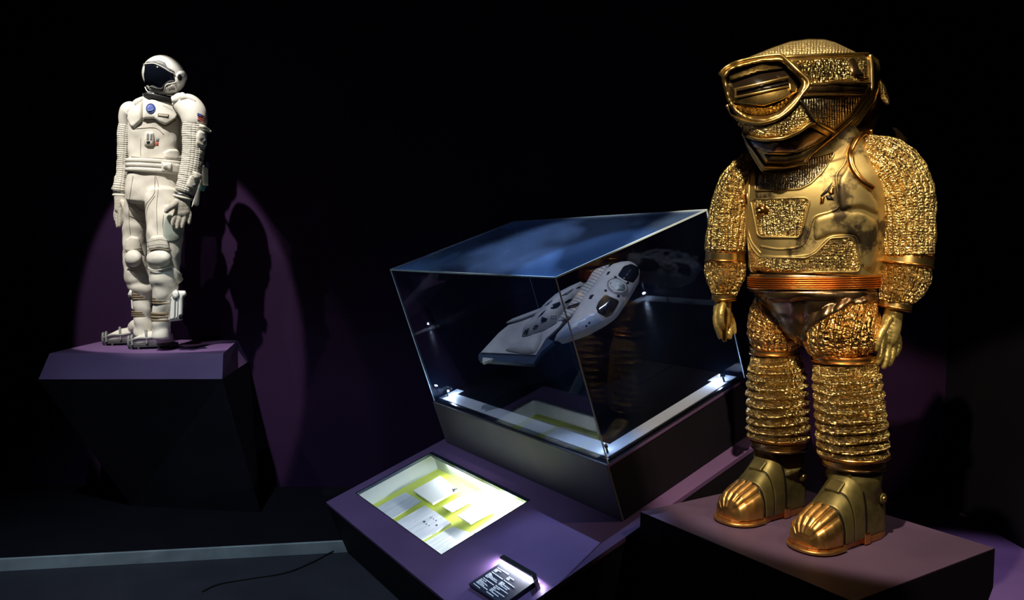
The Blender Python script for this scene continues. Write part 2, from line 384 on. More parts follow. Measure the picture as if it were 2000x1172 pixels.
SIDED = noisy('near_black_side_board', (.010, .008, .013), (.014, .011, .018), 3, .7, 0, 0, spec=.15)
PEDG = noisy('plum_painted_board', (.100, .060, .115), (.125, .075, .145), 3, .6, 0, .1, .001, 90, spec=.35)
WALLM = noisy('dark_purple_wall', (.017, .004, .028), (.024, .006, .037), 1.2, .85, 0, .1, .002, 60, spec=.2)
FLOORM = noisy('dark_floor', (.022, .02, .03), (.035, .032, .045), 2, .7, 0, .1, .002, 50, spec=.3)
BLKWALL = noisy('black_drape', (.006, .005, .009), (.009, .007, .012), 2, .9, 0, 0, spec=.1)
TRIM = noisy('grey_edge_trim', (.30, .33, .36), (.45, .48, .52), 6, .5, .2, .1)
DECK = mat('black_case_deck', (.004, .004, .006), .22, 0, .4); PALE = noisy('pale_border_strip', (.42, .44, .5), (.5, .52, .58), 4, .5, 0, 0)
CASEIN = noisy('white_case_lining', (.55, .60, .66), (.6, .65, .7), 4, .5, 0, 0); YEL = noisy('yellow_baseboard', (.62, .68, .10), (.66, .72, .12), 4, .6, 0, 0)
CLIP = mat('clip_black', (.01, .01, .012), .4)
def glass(name, haze=0., base=.045):
    m = bpy.data.materials.new(name); m.use_nodes = True; nt = m.node_tree; nt.nodes.clear()
    out = nd(m, 'ShaderNodeOutputMaterial'); tr = nd(m, 'ShaderNodeBsdfTransparent'); gl = nd(m, 'ShaderNodeBsdfGlossy'); gl.inputs['Roughness'].default_value = .015
    tr.inputs[0].default_value = (.96, .97, 1, 1)
    fr = nd(m, 'ShaderNodeFresnel'); fr.inputs['IOR'].default_value = 1.49
    ge = nd(m, 'ShaderNodeNewGeometry'); lk(m, math_(m, 'POWER', 1.49, math_(m, 'SUBTRACT', 1, math_(m, 'MULTIPLY', ge.outputs['Backfacing'], 2))), fr.inputs['IOR'])
    k = math_(m, 'MULTIPLY', fr.outputs[0], .75); mx = nd(m, 'ShaderNodeMixShader'); lk(m, k, mx.inputs[0]); lk(m, tr.outputs[0], mx.inputs[1]); lk(m, gl.outputs[0], mx.inputs[2])
    last = mx.outputs[0]
    if haze:                                       # blue streaks that paint in reflected and scattered light
        df = nd(m, 'ShaderNodeBsdfDiffuse'); df.inputs[0].default_value = (.26, .46, .95, 1); tl = nd(m, 'ShaderNodeBsdfTranslucent'); tl.inputs[0].default_value = (.26, .48, 1, 1)
        ad = nd(m, 'ShaderNodeMixShader'); lk(m, df.outputs[0], ad.inputs[1]); lk(m, tl.outputs[0], ad.inputs[2]); ad.inputs[0].default_value = .5
        n = noise(m, 1.6, 4, stretch=(1, .45, 1), rough=.45); f = ramp(m, n, [(.40, (haze*.10,)*3), (.66, (haze,)*3)])
        m2 = nd(m, 'ShaderNodeMixShader'); lk(m, f, m2.inputs[0]); lk(m, last, m2.inputs[1]); lk(m, ad.outputs[0], m2.inputs[2]); last = m2.outputs[0]
    lk(m, last, out.inputs[0]); return m
GLASS = glass('clear_acrylic', .013); GLASST = glass('hazy_acrylic_top', .62)
EDGE = mat('polished_acrylic_edge', (.75, .87, 1), .55, 0, .8)  # pale colour stands in for light piped through the acrylic
def lined(name, rows, col=(.8, .8, .8), ink=(.35, .36, .4), amount=.5):
    m = mat(name, col, .6); uv = nd(m, 'ShaderNodeUVMap'); sp = nd(m, 'ShaderNodeSeparateXYZ'); lk(m, uv.outputs[0], sp.inputs[0])
    n = nd(m, 'ShaderNodeTexNoise'); n.inputs['Scale'].default_value = 30; mp = nd(m, 'ShaderNodeMapping'); mp.inputs['Scale'].default_value = (1, .15, 1); lk(m, uv.outputs[0], mp.inputs[0]); lk(m, mp.outputs[0], n.inputs['Vector'])
    s = math_(m, 'SINE', math_(m, 'MULTIPLY', sp.outputs[0], 2*math.pi/rows)); k = math_(m, 'MULTIPLY', math_(m, 'GREATER_THAN', s, .2), math_(m, 'GREATER_THAN', n.outputs['Fac'], 1-amount))
    lk(m, ramp(m, k, [(.4, col), (.6, ink)]), BS(m).inputs['Base Color']); return m
PAPER = lined('typed_paper', .012, (.82, .83, .86), (.6, .61, .66)); PAPER2 = lined('written_paper', .010, (.72, .73, .80), (.55, .57, .66), .5); BLANK = noisy('white_card', (.82, .82, .8), (.85, .85, .83), 5, .6, 0, 0)
PHOTO = noisy('grey_photo_print', (.12, .16, .17), (.6, .66, .66), 18, .35, 0, 0, lo=.42, hi=.52)
INK = mat('dark_ink', (.03, .03, .03), .6); WHITEP = mat('white_print', (.85, .86, .9), .5)
# ------------------------------------------------------------------ the room
FZ = -.25
def struct(name, m, mt, bevel=0, smooth=False):
    o = m.build(name, mt, None, smooth, bevel); o['kind'] = 'structure'; return o
struct('floor', M_().box((-7, -2, FZ-.1), (12, 0, 0), (0, 12, 0), (0, 0, .1)), FLOORM)
struct('wall_back', M_().box((-7, 5.8, FZ), (12, 0, 0), (0, .15, 0), (0, 0, 6)), WALLM)
struct('wall_right', M_().box((3.3, -2, FZ), (.15, 0, 0), (0, 7.795, 0), (0, 0, 6)), BLKWALL)
# raised stage with its lighter edge trim
s0, s1 = onZ(0, 1117, FZ), onZ(670, 1080, FZ); dv = (s1-s0)/np.linalg.norm(s1-s0); a_, b_ = s0-dv*1.6, s1+dv*2.6
back = np.array([0, 1, 0])*(6.08)
top = .075
struct('trim_1', M_().box(a_, b_-a_, np.array([-dv[1], dv[0], 0])*.02, (0, 0, top)), TRIM, .003)
a2, b2 = a_+np.array([-dv[1], dv[0], 0])*.021, b_+np.array([-dv[1], dv[0], 0])*.021
st = M_().prism([a2, b2, np.array([b2[0], 5.795, FZ]), np.array([a2[0], 5.795, FZ])], (0, 0, top)); o = st.build('stage', BLKWALL, None, False)
o['kind'] = 'structure'; o.name = 'trim_2'
pf = M_().box((1.95, .6, FZ+.0005), (1.345, 0, 0), (0, 5.19, 0), (0, 0, .012)); struct('lit_floor_slab', pf, PEDG)  # added slab, lighter than the floor, painting in the purple light there
# cable lying on the floor in front of the stage
cp = [onZ(x, y, FZ+.006) for x, y in ((395, 1155), (430, 1140), (500, 1128), (560, 1118), (610, 1098), (640, 1082))]+[onZ(655, 1074, FZ+.02)]
cm = M_(); tube(cm, [(*p, .004) for p in cp], seg=8, rings=40, px=False, up=(0, 0, 1))
tag(cm.build('cable', BLACK), 'thin black cable trailing over the dark floor up to the stage edge', 'cable')

# ------------------------------------------------------------------ white suit's pedestal (leans out over a dark base)
PZ = .95
t_ = [onZ(x, y, PZ) for x, y in ((97, 690), (436, 690), (466, 664), (163, 678))]
t_[3] = np.array([t_[0][0]-.05, t_[2][1], PZ]); t_[2] = np.array([t_[2][0], 5.785, PZ]); t_[3][1] = 5.785
lo = [W(75, 741, t_[0][1]-.06), W(434, 736, t_[1][1]-.06)]
lo = [np.array([p[0], p[1], lo[0][2]]) for p in lo]
bt = [lo[0]+(.35, .45, 0), lo[1]+(.16, .25, 0)]; bt = [np.array([p[0], p[1], FZ+top]) for p in bt]
lo2 = [np.array([t_[2][0]+.08, t_[2][1], lo[0][2]]), np.array([lo[0][0]-.05, t_[2][1], lo[0][2]])]
bt2 = [np.array([t_[2][0]+.12, t_[2][1], FZ+top]), np.array([bt[0][0], t_[2][1], FZ+top])]
pw_ = empty('pedestal', 'purple faceted pedestal overhanging a dark base under the white space suit', 'pedestal', tuple((bt[0]+bt2[0])/2))
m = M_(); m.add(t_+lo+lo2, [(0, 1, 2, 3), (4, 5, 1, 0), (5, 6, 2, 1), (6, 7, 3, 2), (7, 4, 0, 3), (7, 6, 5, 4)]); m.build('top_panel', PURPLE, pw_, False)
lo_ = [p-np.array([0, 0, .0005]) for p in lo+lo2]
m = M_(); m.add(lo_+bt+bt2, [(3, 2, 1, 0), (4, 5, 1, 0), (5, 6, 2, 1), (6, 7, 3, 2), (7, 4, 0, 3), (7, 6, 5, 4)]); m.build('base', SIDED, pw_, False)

# ------------------------------------------------------------------ gold suit's pedestal
GA = np.array([-math.sin(.5647), math.cos(.5647), 0]); GB = np.array([math.cos(.5647), math.sin(.5647), 0]); G0 = np.array([1.1475, 2.4985, .465])
q = [G0, G0+1.0518*GA, G0+1.0518*GA+.9221*GB, G0+.9221*GB]
BZ0 = np.array([0, 0, 1.]); vd = -BZ0
bq = [p+vd*(.465-FZ) for p in q]; bq[3] = bq[3]-GB*.42+np.array([0, 0, 0]); bq[2] = bq[2]-GB*.42
mid = [p+vd*.16 for p in q]
pe = empty('pedestal', 'plum topped block pedestal with black sides under the gold space suit', 'pedestal', tuple(bq[0]))
tq = [p-BZ0*.004 for p in q]
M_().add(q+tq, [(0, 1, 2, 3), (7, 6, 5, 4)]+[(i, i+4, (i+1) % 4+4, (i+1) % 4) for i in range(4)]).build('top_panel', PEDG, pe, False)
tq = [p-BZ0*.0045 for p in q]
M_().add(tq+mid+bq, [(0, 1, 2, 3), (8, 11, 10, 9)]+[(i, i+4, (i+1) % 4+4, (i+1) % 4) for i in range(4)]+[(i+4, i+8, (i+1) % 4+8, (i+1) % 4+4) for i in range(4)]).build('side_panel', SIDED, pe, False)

# ------------------------------------------------------------------ sloping desk with the sunken document well
AZ, TV = .5665, .3470
A = np.array([-math.sin(AZ), math.cos(AZ), 0]); B = np.array([math.cos(AZ)*math.cos(TV), math.sin(AZ)*math.cos(TV), math.sin(TV)]); U = np.cross(B, A)
N0 = np.array([.4511, 3.5, .6486]); D0 = N0-.2994*U
P3 = lambda a, b, u=0, o=D0: o+a*A+b*B+u*U
a0, a1, b0, b1 = -.1076, 1.8454, -.8638, 1.25
h0, h1, k0, k1, WD = .5962, 1.7533, -.6973, -.1376, .125
desk = empty('display_desk', 'sloping purple desk with a lit sunken document well, below the glass case', 'display desk', tuple(P3(0, 0)))
def down(p):                                       # follow -U to just above the floor
    return p-U*((p[2]-FZ-.002)/U[2])
m = M_()
for (x0, x1, y0, y1) in ((a0, h0, b0, b1), (h1, a1, b0, b1), (h0, h1, b0, k0), (h0, h1, k1, b1)):
    tp = [P3(x0, y0), P3(x1, y0), P3(x1, y1), P3(x0, y1)]; m.prism(tp, -U*.02)
m.build('top_panel', PURPLE, desk, False)
m = M_()
ee = [P3(a0+.002, b0+.002, -.021), P3(a1-.002, b0+.002, -.021), P3(a1-.002, b1-.002, -.021), P3(a0+.002, b1-.002, -.021)]; dn = [down(p) for p in ee]
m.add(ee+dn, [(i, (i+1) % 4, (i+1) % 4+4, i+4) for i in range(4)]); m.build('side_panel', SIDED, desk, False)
m = M_(); t = .012
for o_, e1_, e2_ in ((P3(h0-t, k0-t, -WD), A*(h1-h0+2*t), B*t), (P3(h0-t, k1, -WD), A*(h1-h0+2*t), B*t), (P3(h0-t, k0, -WD), A*t, B*(k1-k0)), (P3(h1, k0, -WD), A*t, B*(k1-k0))):
    m.box(o_, e1_, e2_, U*(WD-.021))
m.build('well_lining', CASEIN, desk, False)
m = M_(); m.box(P3(h0-t, k0-t, -WD-.012), A*(h1-h0+2*t), B*(k1-k0+2*t), U*.0115); m.build('well_floor', YEL, desk, False)
m = M_(); r_ = .009
for o_, e1_, e2_ in ((P3(h0, k0, -.016), A*(h1-h0), B*.004), (P3(h0, k1-.022, -.016), A*(h1-h0), B*.022), (P3(h1-.012, k0, -.016), A*.012, B*(k1-k0)), (P3(h0, k0, -.016), A*.004, B*(k1-k0))):
    m.box(o_, e1_, e2_, U*.018)
m.build('well_frame', mat('dark_steel_frame', (.05, .07, .12), .3, .7), desk, False)
m = M_(); m.box(P3(h0+.03, k1-.020, -.022), A*(h1-h0-.06), B*.018, U*.0055); m.build('light_strip', CLIP, desk, False)
area('well_led', tuple(P3(h0+.26, k1-.012, -.024)), -U-B*.75, .5, .015, 11, (.93, .97, 1), A)
area('well_led', tuple(P3((h0+h1)/2-.05, k1-.012, -.024)), -U-B*.6, .9, .015, 3.5, (.85, .93, 1), A)
# documents lying in the well
DF = P3(0, 0, -WD+.0005)
def docslab(pts, z, th): 
    P = [onP(x, y, DF+U*(z+th), U) for x, y in pts]; return M_().prism(P, -U*th)
def docuv(m, pts):
    m.uv = [((p @ A), (p @ B)) for p in map(np.array, m.v)]; return m
def book(name, pts, z, th, mt, label, cat, legs=True, group=None):
    e = empty(name, label, cat, tuple(onP(*pts[1], DF+U*z, U)), group)
    m = docuv(docslab(pts, z, th), pts); m.build('cover', mt, e, False)
    if z > .004 and legs:
        c = sum(onP(x, y, DF+U*z, U) for x, y in pts)/len(pts); m = M_().box(c-A*.05-B*.04-U*(z-.0006), A*.10, B*.08, U*(z-.001)); m.build('support_block', CLIP, e, False)
    return e
d = book('book', zd([(570, 412), (772, 550), (1035, 405), (850, 262)]), .022, .012, BLANK, 'white notebook with a dark numbered mark, raised at the top left of the well', 'book')
m = M_()
for i, (x, y) in enumerate(((975, 405), (992, 400), (1010, 394))):
    P = [onP(*c, DF+U*.0346, U) for c in zd([(x, y), (x+14, y+18), (x+24, y+8), (x+9, y-9)])]; m.prism(P, U*.0008)
P = [onP(*c, DF+U*.0346, U) for c in zd([(980, 425), (992, 432), (1004, 424), (994, 416)])]; m.prism(P, U*.0008)
m.build('cover_mark', INK, d, False)
book('book', zd([(872, 580), (970, 635), (1190, 515), (1090, 462)]), .014, .008, BLANK, 'small white booklet raised between two larger white books in the well', 'book')
book('book', zd([(1030, 675), (1163, 757), (1450, 600), (1315, 520)]), .024, .010, BLANK, 'large white book raised nearest the lit right wall of the well', 'book')
m = docuv(docslab(zd([(178, 598), (490, 433), (655, 528), (335, 722)]), .0003, .0025), 0); tag(m.build('paper_sheet', PAPER2, None, False), 'pale handwritten sheet at the left corner of the well', 'paper')
nb = empty('open_notebook', 'open notebook of sketches and figures in the middle of the front row of the well', 'notebook', tuple(onP(*zd([(650, 800)])[0], DF, U)))
docuv(docslab(zd([(383, 746), (690, 572), (815, 645), (500, 828)]), .0003, .010), 0).build('page', PAPER2, nb, False)
docuv(docslab(zd([(500, 830), (816, 647), (962, 752), (640, 938)]), .0003, .010), 0).build('page', PAPER2, nb, False)
for x, y, s in ((670, 740, 22), (745, 700, 10), (775, 712, 10), (800, 728, 12), (700, 765, 12), (730, 782, 10), (805, 775, 16), (760, 690, 8)):
    P = [onP(*c, DF+U*.0105, U) for c in zd([(x, y), (x+s*.7, y+s*.6), (x+s*1.4, y), (x+s*.7, y-s*.5)])]; M_().prism(P, U*.0008).build('page_figure', INK, nb, False)
m = docuv(docslab(zd([(672, 962), (975, 790), (1212, 868), (852, 1102)]), .0003, .003), 0); tag(m.build('paper_sheet', PAPER, None, False), 'typed white sheet at the front corner of the well', 'paper')
m = docuv(docslab(zd([(1168, 850), (1345, 745), (1465, 690), (1530, 660), (1640, 700), (1240, 905)]), .0003, .002), 0); tag(m.build('photo_print', PHOTO, None, False), 'grey and white photograph print at the right edge of the well', 'photograph')

# ------------------------------------------------------------------ small lit caption plate on the desk
cap = empty('caption_plate', 'black caption plate with white text under a small lamp bar on the desk', 'caption plate', tuple(onP(990, 1130, D0, U)))
pc = zl([(170, 775), (880, 305), (1610, 735), (900, 1240)])
m = M_().prism([onP(x, y, D0+U*.022, U) for x, y in pc], -U*.0215); m.build('plate', mat('plate_black', (.02, .024, .05), .45, 0, .6), cap, False, .001)
def bar3(x0, y0, x1, y1, wpx=21):
    d = np.array([x1-x0, y1-y0]); L = np.linalg.norm(d); d = d/L; n = np.array([d[1], -d[0]])*wpx/2; s = 0; mm = []
    while s < L-6:
        ww = min(L-s, random.choice((34, 50, 66, 90))); p = np.array([x0, y0])+d*s; e = p+d*(ww-9); mm.append([tuple(p+n), tuple(e+n), tuple(e-n), tuple(p-n)]); s += ww
    return mm
TL = [(280, 770, 420, 880), (335, 738, 588, 918), (362, 720, 515, 828), (390, 700, 500, 780), (415, 685, 585, 838), (440, 668, 560, 745), (488, 648, 718, 812),
      (530, 608, 600, 655), (550, 592, 785, 760), (575, 577, 790, 718), (600, 560, 690, 622), (628, 545, 680, 585), (672, 518, 915, 690), (712, 490, 775, 535), (738, 474, 800, 520), (762, 458, 880, 528), (800, 430, 1045, 585),
      (560, 950, 715, 1060), (622, 915, 820, 1062), (645, 897, 710, 942), (668, 880, 955, 1075), (700, 862, 770, 905), (722, 840, 850, 920), (755, 815, 1025, 1002),
      (815, 782, 1020, 925), (835, 765, 905, 812), (855, 750, 1065, 910), (880, 735, 960, 790), (935, 700, 1175, 870), (985, 668, 1050, 712), (1005, 650, 1065, 690), (1040, 630, 1165, 712)]
m = M_()
for l in TL:
    for qd in bar3(*l): m.prism([onP(x, y, D0+U*.0222, U) for x, y in zl(qd)], U*.0006)
m.build('caption_text', WHITEP, cap, False)
lb = [onP(x, y, D0+U*.045, U) for x, y in zl([(835, 195), (930, 138), (1640, 552), (1605, 640)])]
m = M_().prism(lb, -U*.012); lm = m.build('lamp_bar', CLIP, cap, False, .002)
e0, e1_ = onP(*zl([(1605, 640)])[0], D0+U*.045, U), onP(*zl([(1660, 670)])[0], D0+U*.045, U)
m = M_().prism([onP(x, y, D0+U*.05, U) for x, y in zl([(1530, 590), (1625, 545), (1668, 670), (1600, 735)])], -U*.0495); m.build('lamp_post', CLIP, cap, False, .002)
lc = sum(lb)/4
area('caption_led', tuple(lc-U*.014), -U-B*.9, 0.34, .012, 4, (.86, .90, 1), A)
point('caption_led_end', tuple(onP(*zl([(1650, 800)])[0], D0+U*.02, U)), .03, (.9, .9, 1), .006)

# ------------------------------------------------------------------ plinth of the glass case
pl = empty('case_plinth', 'tilted dark plinth carrying the glass case, its front side coloured lighter for the light of the document well', 'plinth', tuple(P3(.9, .5)))
M_().prism([P3(-.004, .0005, 0, N0), P3(1.780, .0005, 0, N0), P3(1.780, .974, 0, N0), P3(-.004, .974, 0, N0)], -U*.2985).build('plinth_body', SIDED, pl, False, .003)  # near-black body colour paints in the shade on the other sides
M_().box(P3(-.004, -.012, -.2985, N0), A*1.784, B*.012, U*.2985).build('front_panel', noisy('plinth_front_lit_tone', (.085, .078, .09), (.11, .10, .115), 3, .6, 0, .1, .001, 90, spec=.35), pl, False, .002)  # grey, lighter than the body, paints in the light from the well
M_().box(P3(-.0065, -.012, -.012, N0), A*.002, B*.984, U*.012).build('edge_strip', PURPLE, pl, False)
# base deck with pale border
dk = empty('case_deck', 'glossy black deck with a pale border inside the glass case', 'display deck', tuple(P3(.9, .5, .001, N0)))
aa, bb, hh = 1.7762, .97, .9178
M_().box(P3(0.012, .012, .001, N0), A*(aa-.024), B*(bb-.024), U*.012).build('deck_board', DECK, dk, False)
m = M_(); i0, i1 = .028, .118
for x0, x1, y0, y1 in ((i0, aa-i0, i0, i1), (i0, i1, i1, bb-i0), (aa-i1, aa-i0, i1, i1+.05), (i1, i1+.03, bb-i1, bb-i0)):
    m.box(P3(x0, y0, .0135, N0), A*(x1-x0), B*(y1-y0), U*.003)
m.build('border_strip', PALE, dk, False)
# acrylic cover
cv = empty('acrylic_cover', 'large clear acrylic cover box over the spacecraft model', 'display cover', tuple(P3(0, 0, 0.001, N0)))
g = .006; z0 = .001
for o_, x_, y_, u_, mt in ((P3(0, 0, z0, N0), A*aa, B*g, U*(hh-z0-g), GLASS), (P3(0, g, z0, N0), A*g, B*(bb-2*g), U*(hh-z0-g), GLASS), (P3(aa-g, g, z0, N0), A*g, B*(bb-2*g), U*(hh-z0-g), GLASS),
                       (P3(0, bb-g, z0, N0), A*aa, B*g, U*(hh-z0-g), GLASS), (P3(0, 0, hh-g+.0005, N0), A*aa, B*bb, U*(g-.001), GLASST)):
    M_().box(o_, x_, y_, u_).build('pane', mt, cv, False)
m = M_(); e = .0065
for x0, y0, dx, dy in ((0, 0, aa, 0), (0, 0, 0, bb), (aa, 0, 0, bb), (0, bb, aa, 0)):
    m.box(P3(x0-e/2, y0-e/2, hh-e*.8, N0), A*(dx if dx else e), B*(dy if dy else e), U*e*1.2)
m.build('top_edge', EDGE, cv, False)
for x0, y0 in ((0, 0), (aa, 0), (0, bb), (aa, bb)):
    M_().box(P3(x0-.002, y0-.002, z0, N0), A*.005, B*.005, U*(hh-z0-e)).build('corner_edge', EDGE, cv, False)
# clip lamps on the deck border
CL = [((aa-.075, .07), 1.3, 'small black clip lamp glowing at the left corner of the deck'), ((.06, .055), .18, 'small black clip lamp at the near corner of the deck'), ((.05, bb-.10), .9, 'small black clip lamp glowing at the right corner of the deck')]
for (ca, cb), pw, lab in CL:
    c = P3(ca, cb, .017, N0); e_ = empty('clip_lamp', lab, 'lamp', tuple(c), 'clip lamps in the glass case')
    m = M_(); tube(m, [(*c, .006), (*(c+U*.030), .005)], seg=12, rings=4, px=False, cap=.1, up=A); m.build('stem', CLIP, e_)
    dr = (A*(aa/2-ca)+B*(bb/2-cb)); dr /= np.linalg.norm(dr); m = M_(); hc = c+U*.036
    tube(m, [(*(hc-dr*.012), .008), (*(hc+dr*.012), .009)], seg=14, rings=4, px=False, cap=.2, up=U); m.build('lamp_head', CLIP, e_)
    point('clip_led', tuple(hc+dr*.028+U*.006), pw, COOL, .007)
    em = bpy.data.materials.get('led_glow') or mat('led_glow', (1, 1, 1)); BS(em).inputs['Emission Color'].default_value = (.6, .8, 1, 1); BS(em).inputs['Emission Strength'].default_value = 35
    m = M_(); tube(m, [(*(hc+dr*.0145), .006), (*(hc+dr*.019), .005)], seg=12, rings=3, px=False, cap=.5, up=U); m.build('led', em, e_)
# ------------------------------------------------------------------ spacecraft model hanging in the case
SP0 = W(1095, 610, 4.42); SN = np.array([-.34, -.66, .67]); SN /= np.linalg.norm(SN)
ship = empty('spacecraft_model', 'pale grey shuttle shaped spacecraft model with dark windows inside the glass case', 'spacecraft model', tuple(SP0))
HULL = noisy('grey_hull', (.50, .50, .52), (.60, .60, .60), 14, .5, 0, .3, .001, 60); HULLD = noisy('dark_hull_edge', (.03, .05, .10), (.05, .08, .15), 10, .4, 0, 0)
HWIN = mat('hull_window', (.01, .012, .02), .15, 0, .6); RIBM = mat('ribbed_hull', (.42, .42, .42), .5)
_u = nd(RIBM, 'ShaderNodeUVMap'); _s = nd(RIBM, 'ShaderNodeSeparateXYZ'); lk(RIBM, _u.outputs[0], _s.inputs[0])
_q = math_(RIBM, 'SINE', math_(RIBM, 'MULTIPLY', math_(RIBM, 'ADD', math_(RIBM, 'MULTIPLY', _s.outputs[1], 1), math_(RIBM, 'MULTIPLY', _s.outputs[0], .35)), 2*math.pi/.020))
lk(RIBM, ramp(RIBM, _q, [(.0, (.52, .52, .50)), (.80, (.50, .50, .48)), (.93, (.06, .06, .06))]), BS(RIBM).inputs['Base Color']); 
def sp(name, poly, H, R, off, mt, Hb=None, parent=None, rad=None, step=4, fn=None, pw=.5):
    m = M_(); pillow(m, zs(poly), 0, H, R, Hb, step, fn, rad, pw, SN, SP0+SN*off); return m.build(name, mt, parent or ship)
def spr(name, poly, off, th, mt, parent=None, bev=0):
    return M_().prism([onP(x, y, SP0+SN*off, SN) for x, y in zs(poly)], -SN*th).build(name, mt, parent or ship, False, bev)
hd = spr('wing_deck', [(180, 930), (345, 750), (440, 672), (590, 610), (720, 548), (860, 520), (960, 640), (780, 800), (685, 950)], 0, .018, HULL, bev=.003)
spr('wing_edge', [(175, 930), (690, 942), (790, 800), (850, 830), (800, 870), (735, 925), (662, 1036), (165, 1000), (160, 960)], -.012, .03, HULLD)
spr('keel_fin', [(200, 975), (300, 985), (198, 1026)], .002, .02, HULL)
spr('side_fin', [(415, 655), (470, 620), (590, 575), (735, 520), (745, 530), (700, 560), (560, 615), (480, 640)], .02, .012, HULL, bev=.001)
sp('nose_fairing', [(400, 910), (480, 855), (600, 790), (740, 740), (745, 800), (690, 935), (600, 945), (470, 930)], .03, 18, .003, HULL, Hb=.01, rad=.3)
cb = sp('cabin', [(555, 780), (590, 710), (650, 650), (700, 590), (780, 500), (880, 415), (1010, 345), (1150, 285), (1100, 430), (1030, 470), (960, 540), (900, 610), (870, 655), (760, 720), (640, 765)], .07, 22, .01, HULL, Hb=.03, rad=.2)
cm_ = M_(); pillow(cm_, zs([(555, 780), (590, 710), (650, 650), (700, 590), (780, 500), (880, 415), (1010, 345), (1150, 285), (1100, 430), (1030, 470), (960, 540), (900, 610), (870, 655), (760, 720), (640, 765)]), 0, .07, 22, .03, 4, None, .2, .5, SN, SP0+SN*.01); cbv = [cm_.bvh()]
def spp(name, polys, bv, off, mt, parent, th=.004, rad=.12, bev=.6):
    for p in polys:
        m = M_(); patch(m, zs(p), bv, off, th, bev, 2.5, rad); m.build(name, mt, parent)
spp('window', [[(sum(q[0] for q in p)/len(p)+(a-sum(q[0] for q in p)/len(p))*1.25, sum(q[1] for q in p)/len(p)+(b-sum(q[1] for q in p)/len(p))*1.25) for a, b in p] for p in [[(562, 775), (590, 725), (600, 728), (578, 772)], [(590, 768), (610, 715), (625, 718), (606, 768)], [(662, 720), (672, 692), (700, 672), (706, 690), (690, 715)], [(735, 662), (745, 608), (790, 625), (780, 645)],
     [(705, 610), (745, 565), (778, 542), (745, 585)], [(828, 525), (845, 492), (900, 472), (905, 495), (880, 520), (850, 528)], [(955, 470), (985, 448), (1018, 440), (1000, 462), (968, 478)],
     [(770, 505), (800, 478), (835, 455), (815, 485)], [(918, 412), (950, 392), (1015, 352), (1020, 360), (975, 398)], [(1050, 350), (1075, 330), (1110, 322), (1090, 340)]]], cbv, .0012, HWIN, cb)
# small lettering block beside the windows
mk = [[(822+dx, 595+dy), (834+dx, 588+dy), (838+dx, 600+dy), (826+dx, 607+dy)] for dx in (0, 18, 36) for dy in (0, 20, 40, 58) if (dx+dy) % 3 != 1]
m = M_(); [patch(m, zs(p), cbv, .0008, .002, 0, 2.5) for p in mk]; m.build('lettering', mat('faded_print', (.22, .22, .24), .6), cb)
sp('ribbed_band', [(870, 652), (1105, 330), (1150, 285), (1200, 200), (1235, 165), (1362, 120), (1330, 180), (1115, 465), (1060, 560), (990, 610)], .010, 4, .05, RIBM, Hb=.03)
spr('band_stripe', [(968, 525), (990, 500), (1120, 462), (1100, 492)], .069, .006, HWIN)
eb = [(850, 822), (930, 730), (1010, 645), (1110, 470), (1180, 380), (1330, 190), (1400, 140), (1480, 118), (1560, 112), (1620, 140), (1640, 180), (1630, 240), (1580, 330), (1500, 455), (1420, 570), (1370, 610), (1310, 652), (1150, 740), (980, 800), (900, 825)]
en = sp('engine_block', eb, .06, 16, .03, HULL, Hb=.08, rad=.15, pw=.6)
em_ = M_(); pillow(em_, zs(eb), 0, .06, 16, .08, 4, None, .15, .6, SN, SP0+SN*.03); ebv = [em_.bvh()]
spp('intake', [[(1435, 225), (1490, 140), (1560, 118), (1628, 150), (1632, 215), (1585, 290), (1545, 285), (1490, 265)], [(1238, 520), (1262, 465), (1320, 398), (1440, 450), (1450, 470), (1380, 590), (1330, 610), (1255, 570)]], ebv, .003, HWIN, en, rad=.2, bev=2)
spp('intake_bar', [[(1500, 235), (1560, 160), (1572, 168), (1515, 245)], [(1300, 545), (1345, 450), (1358, 455), (1318, 550)]], ebv, .007, mat('intake_blue', (.03, .06, .12), .3), en)
spp('side_panel', [[(870, 810), (960, 700), (1100, 625), (1180, 575), (1240, 565), (1260, 600), (1310, 640), (1150, 725), (985, 790)]], ebv, .002, mat('lit_blue_panel', (.45, .55, .75), .4), en, bev=1)  # blue-white panel colour paints in the clip lamp light on this side
spp('panel_blotch', [[(1000, 690), (1060, 650), (1110, 632), (1150, 610), (1140, 650), (1075, 665), (1070, 700), (1010, 730)], [(1165, 580), (1225, 570), (1240, 598), (1190, 620)]], ebv, .0035, mat('white_panel', (.8, .85, .92), .4), en)
def disc(cx, cy, rx, ry, ang, n=26):
    return [(cx+rx*math.cos(t)*math.cos(ang)-ry*math.sin(t)*math.sin(ang), cy+rx*math.cos(t)*math.sin(ang)+ry*math.sin(t)*math.cos(ang)) for t in np.linspace(0, 2*math.pi, n, endpoint=False)]
spp('port_ring', [disc(1430, 325, 100, 74, .35)], ebv, .006, HULL, en, rad=None, bev=2)
spp('port_disc', [disc(1435, 322, 76, 54, .35)], ebv, .009, PHOTO, en, rad=None, bev=1)
m = M_(); bead(m, zs(disc(1432, 324, 88, 64, .35)), ebv, .0022, .008, closed=True); m.build('port_rim', mat('port_rim', (.25, .25, .27), .3, .6), en)
for c_ in ((1416, 242), (1528, 294), (1327, 364), (1443, 415)): spp('bolt', [disc(*c_, 14, 12, 0, 10)], ebv, .005, HWIN, en, rad=None)
for i, (x, y, s) in enumerate(((1110, 712, 9), (1130, 700, 9), (1150, 685, 12), (1172, 660, 15))): spp('port_hole', [disc(x, y, s*.8, s*1.2, .3, 10)], ebv, .005, HWIN, en, rad=None)
spp('notch', [[(1170, 440), (1185, 405), (1222, 400), (1205, 425), (1195, 442)], [(1330, 225), (1345, 192), (1372, 188), (1355, 215)]], ebv, .003, HWIN, en)
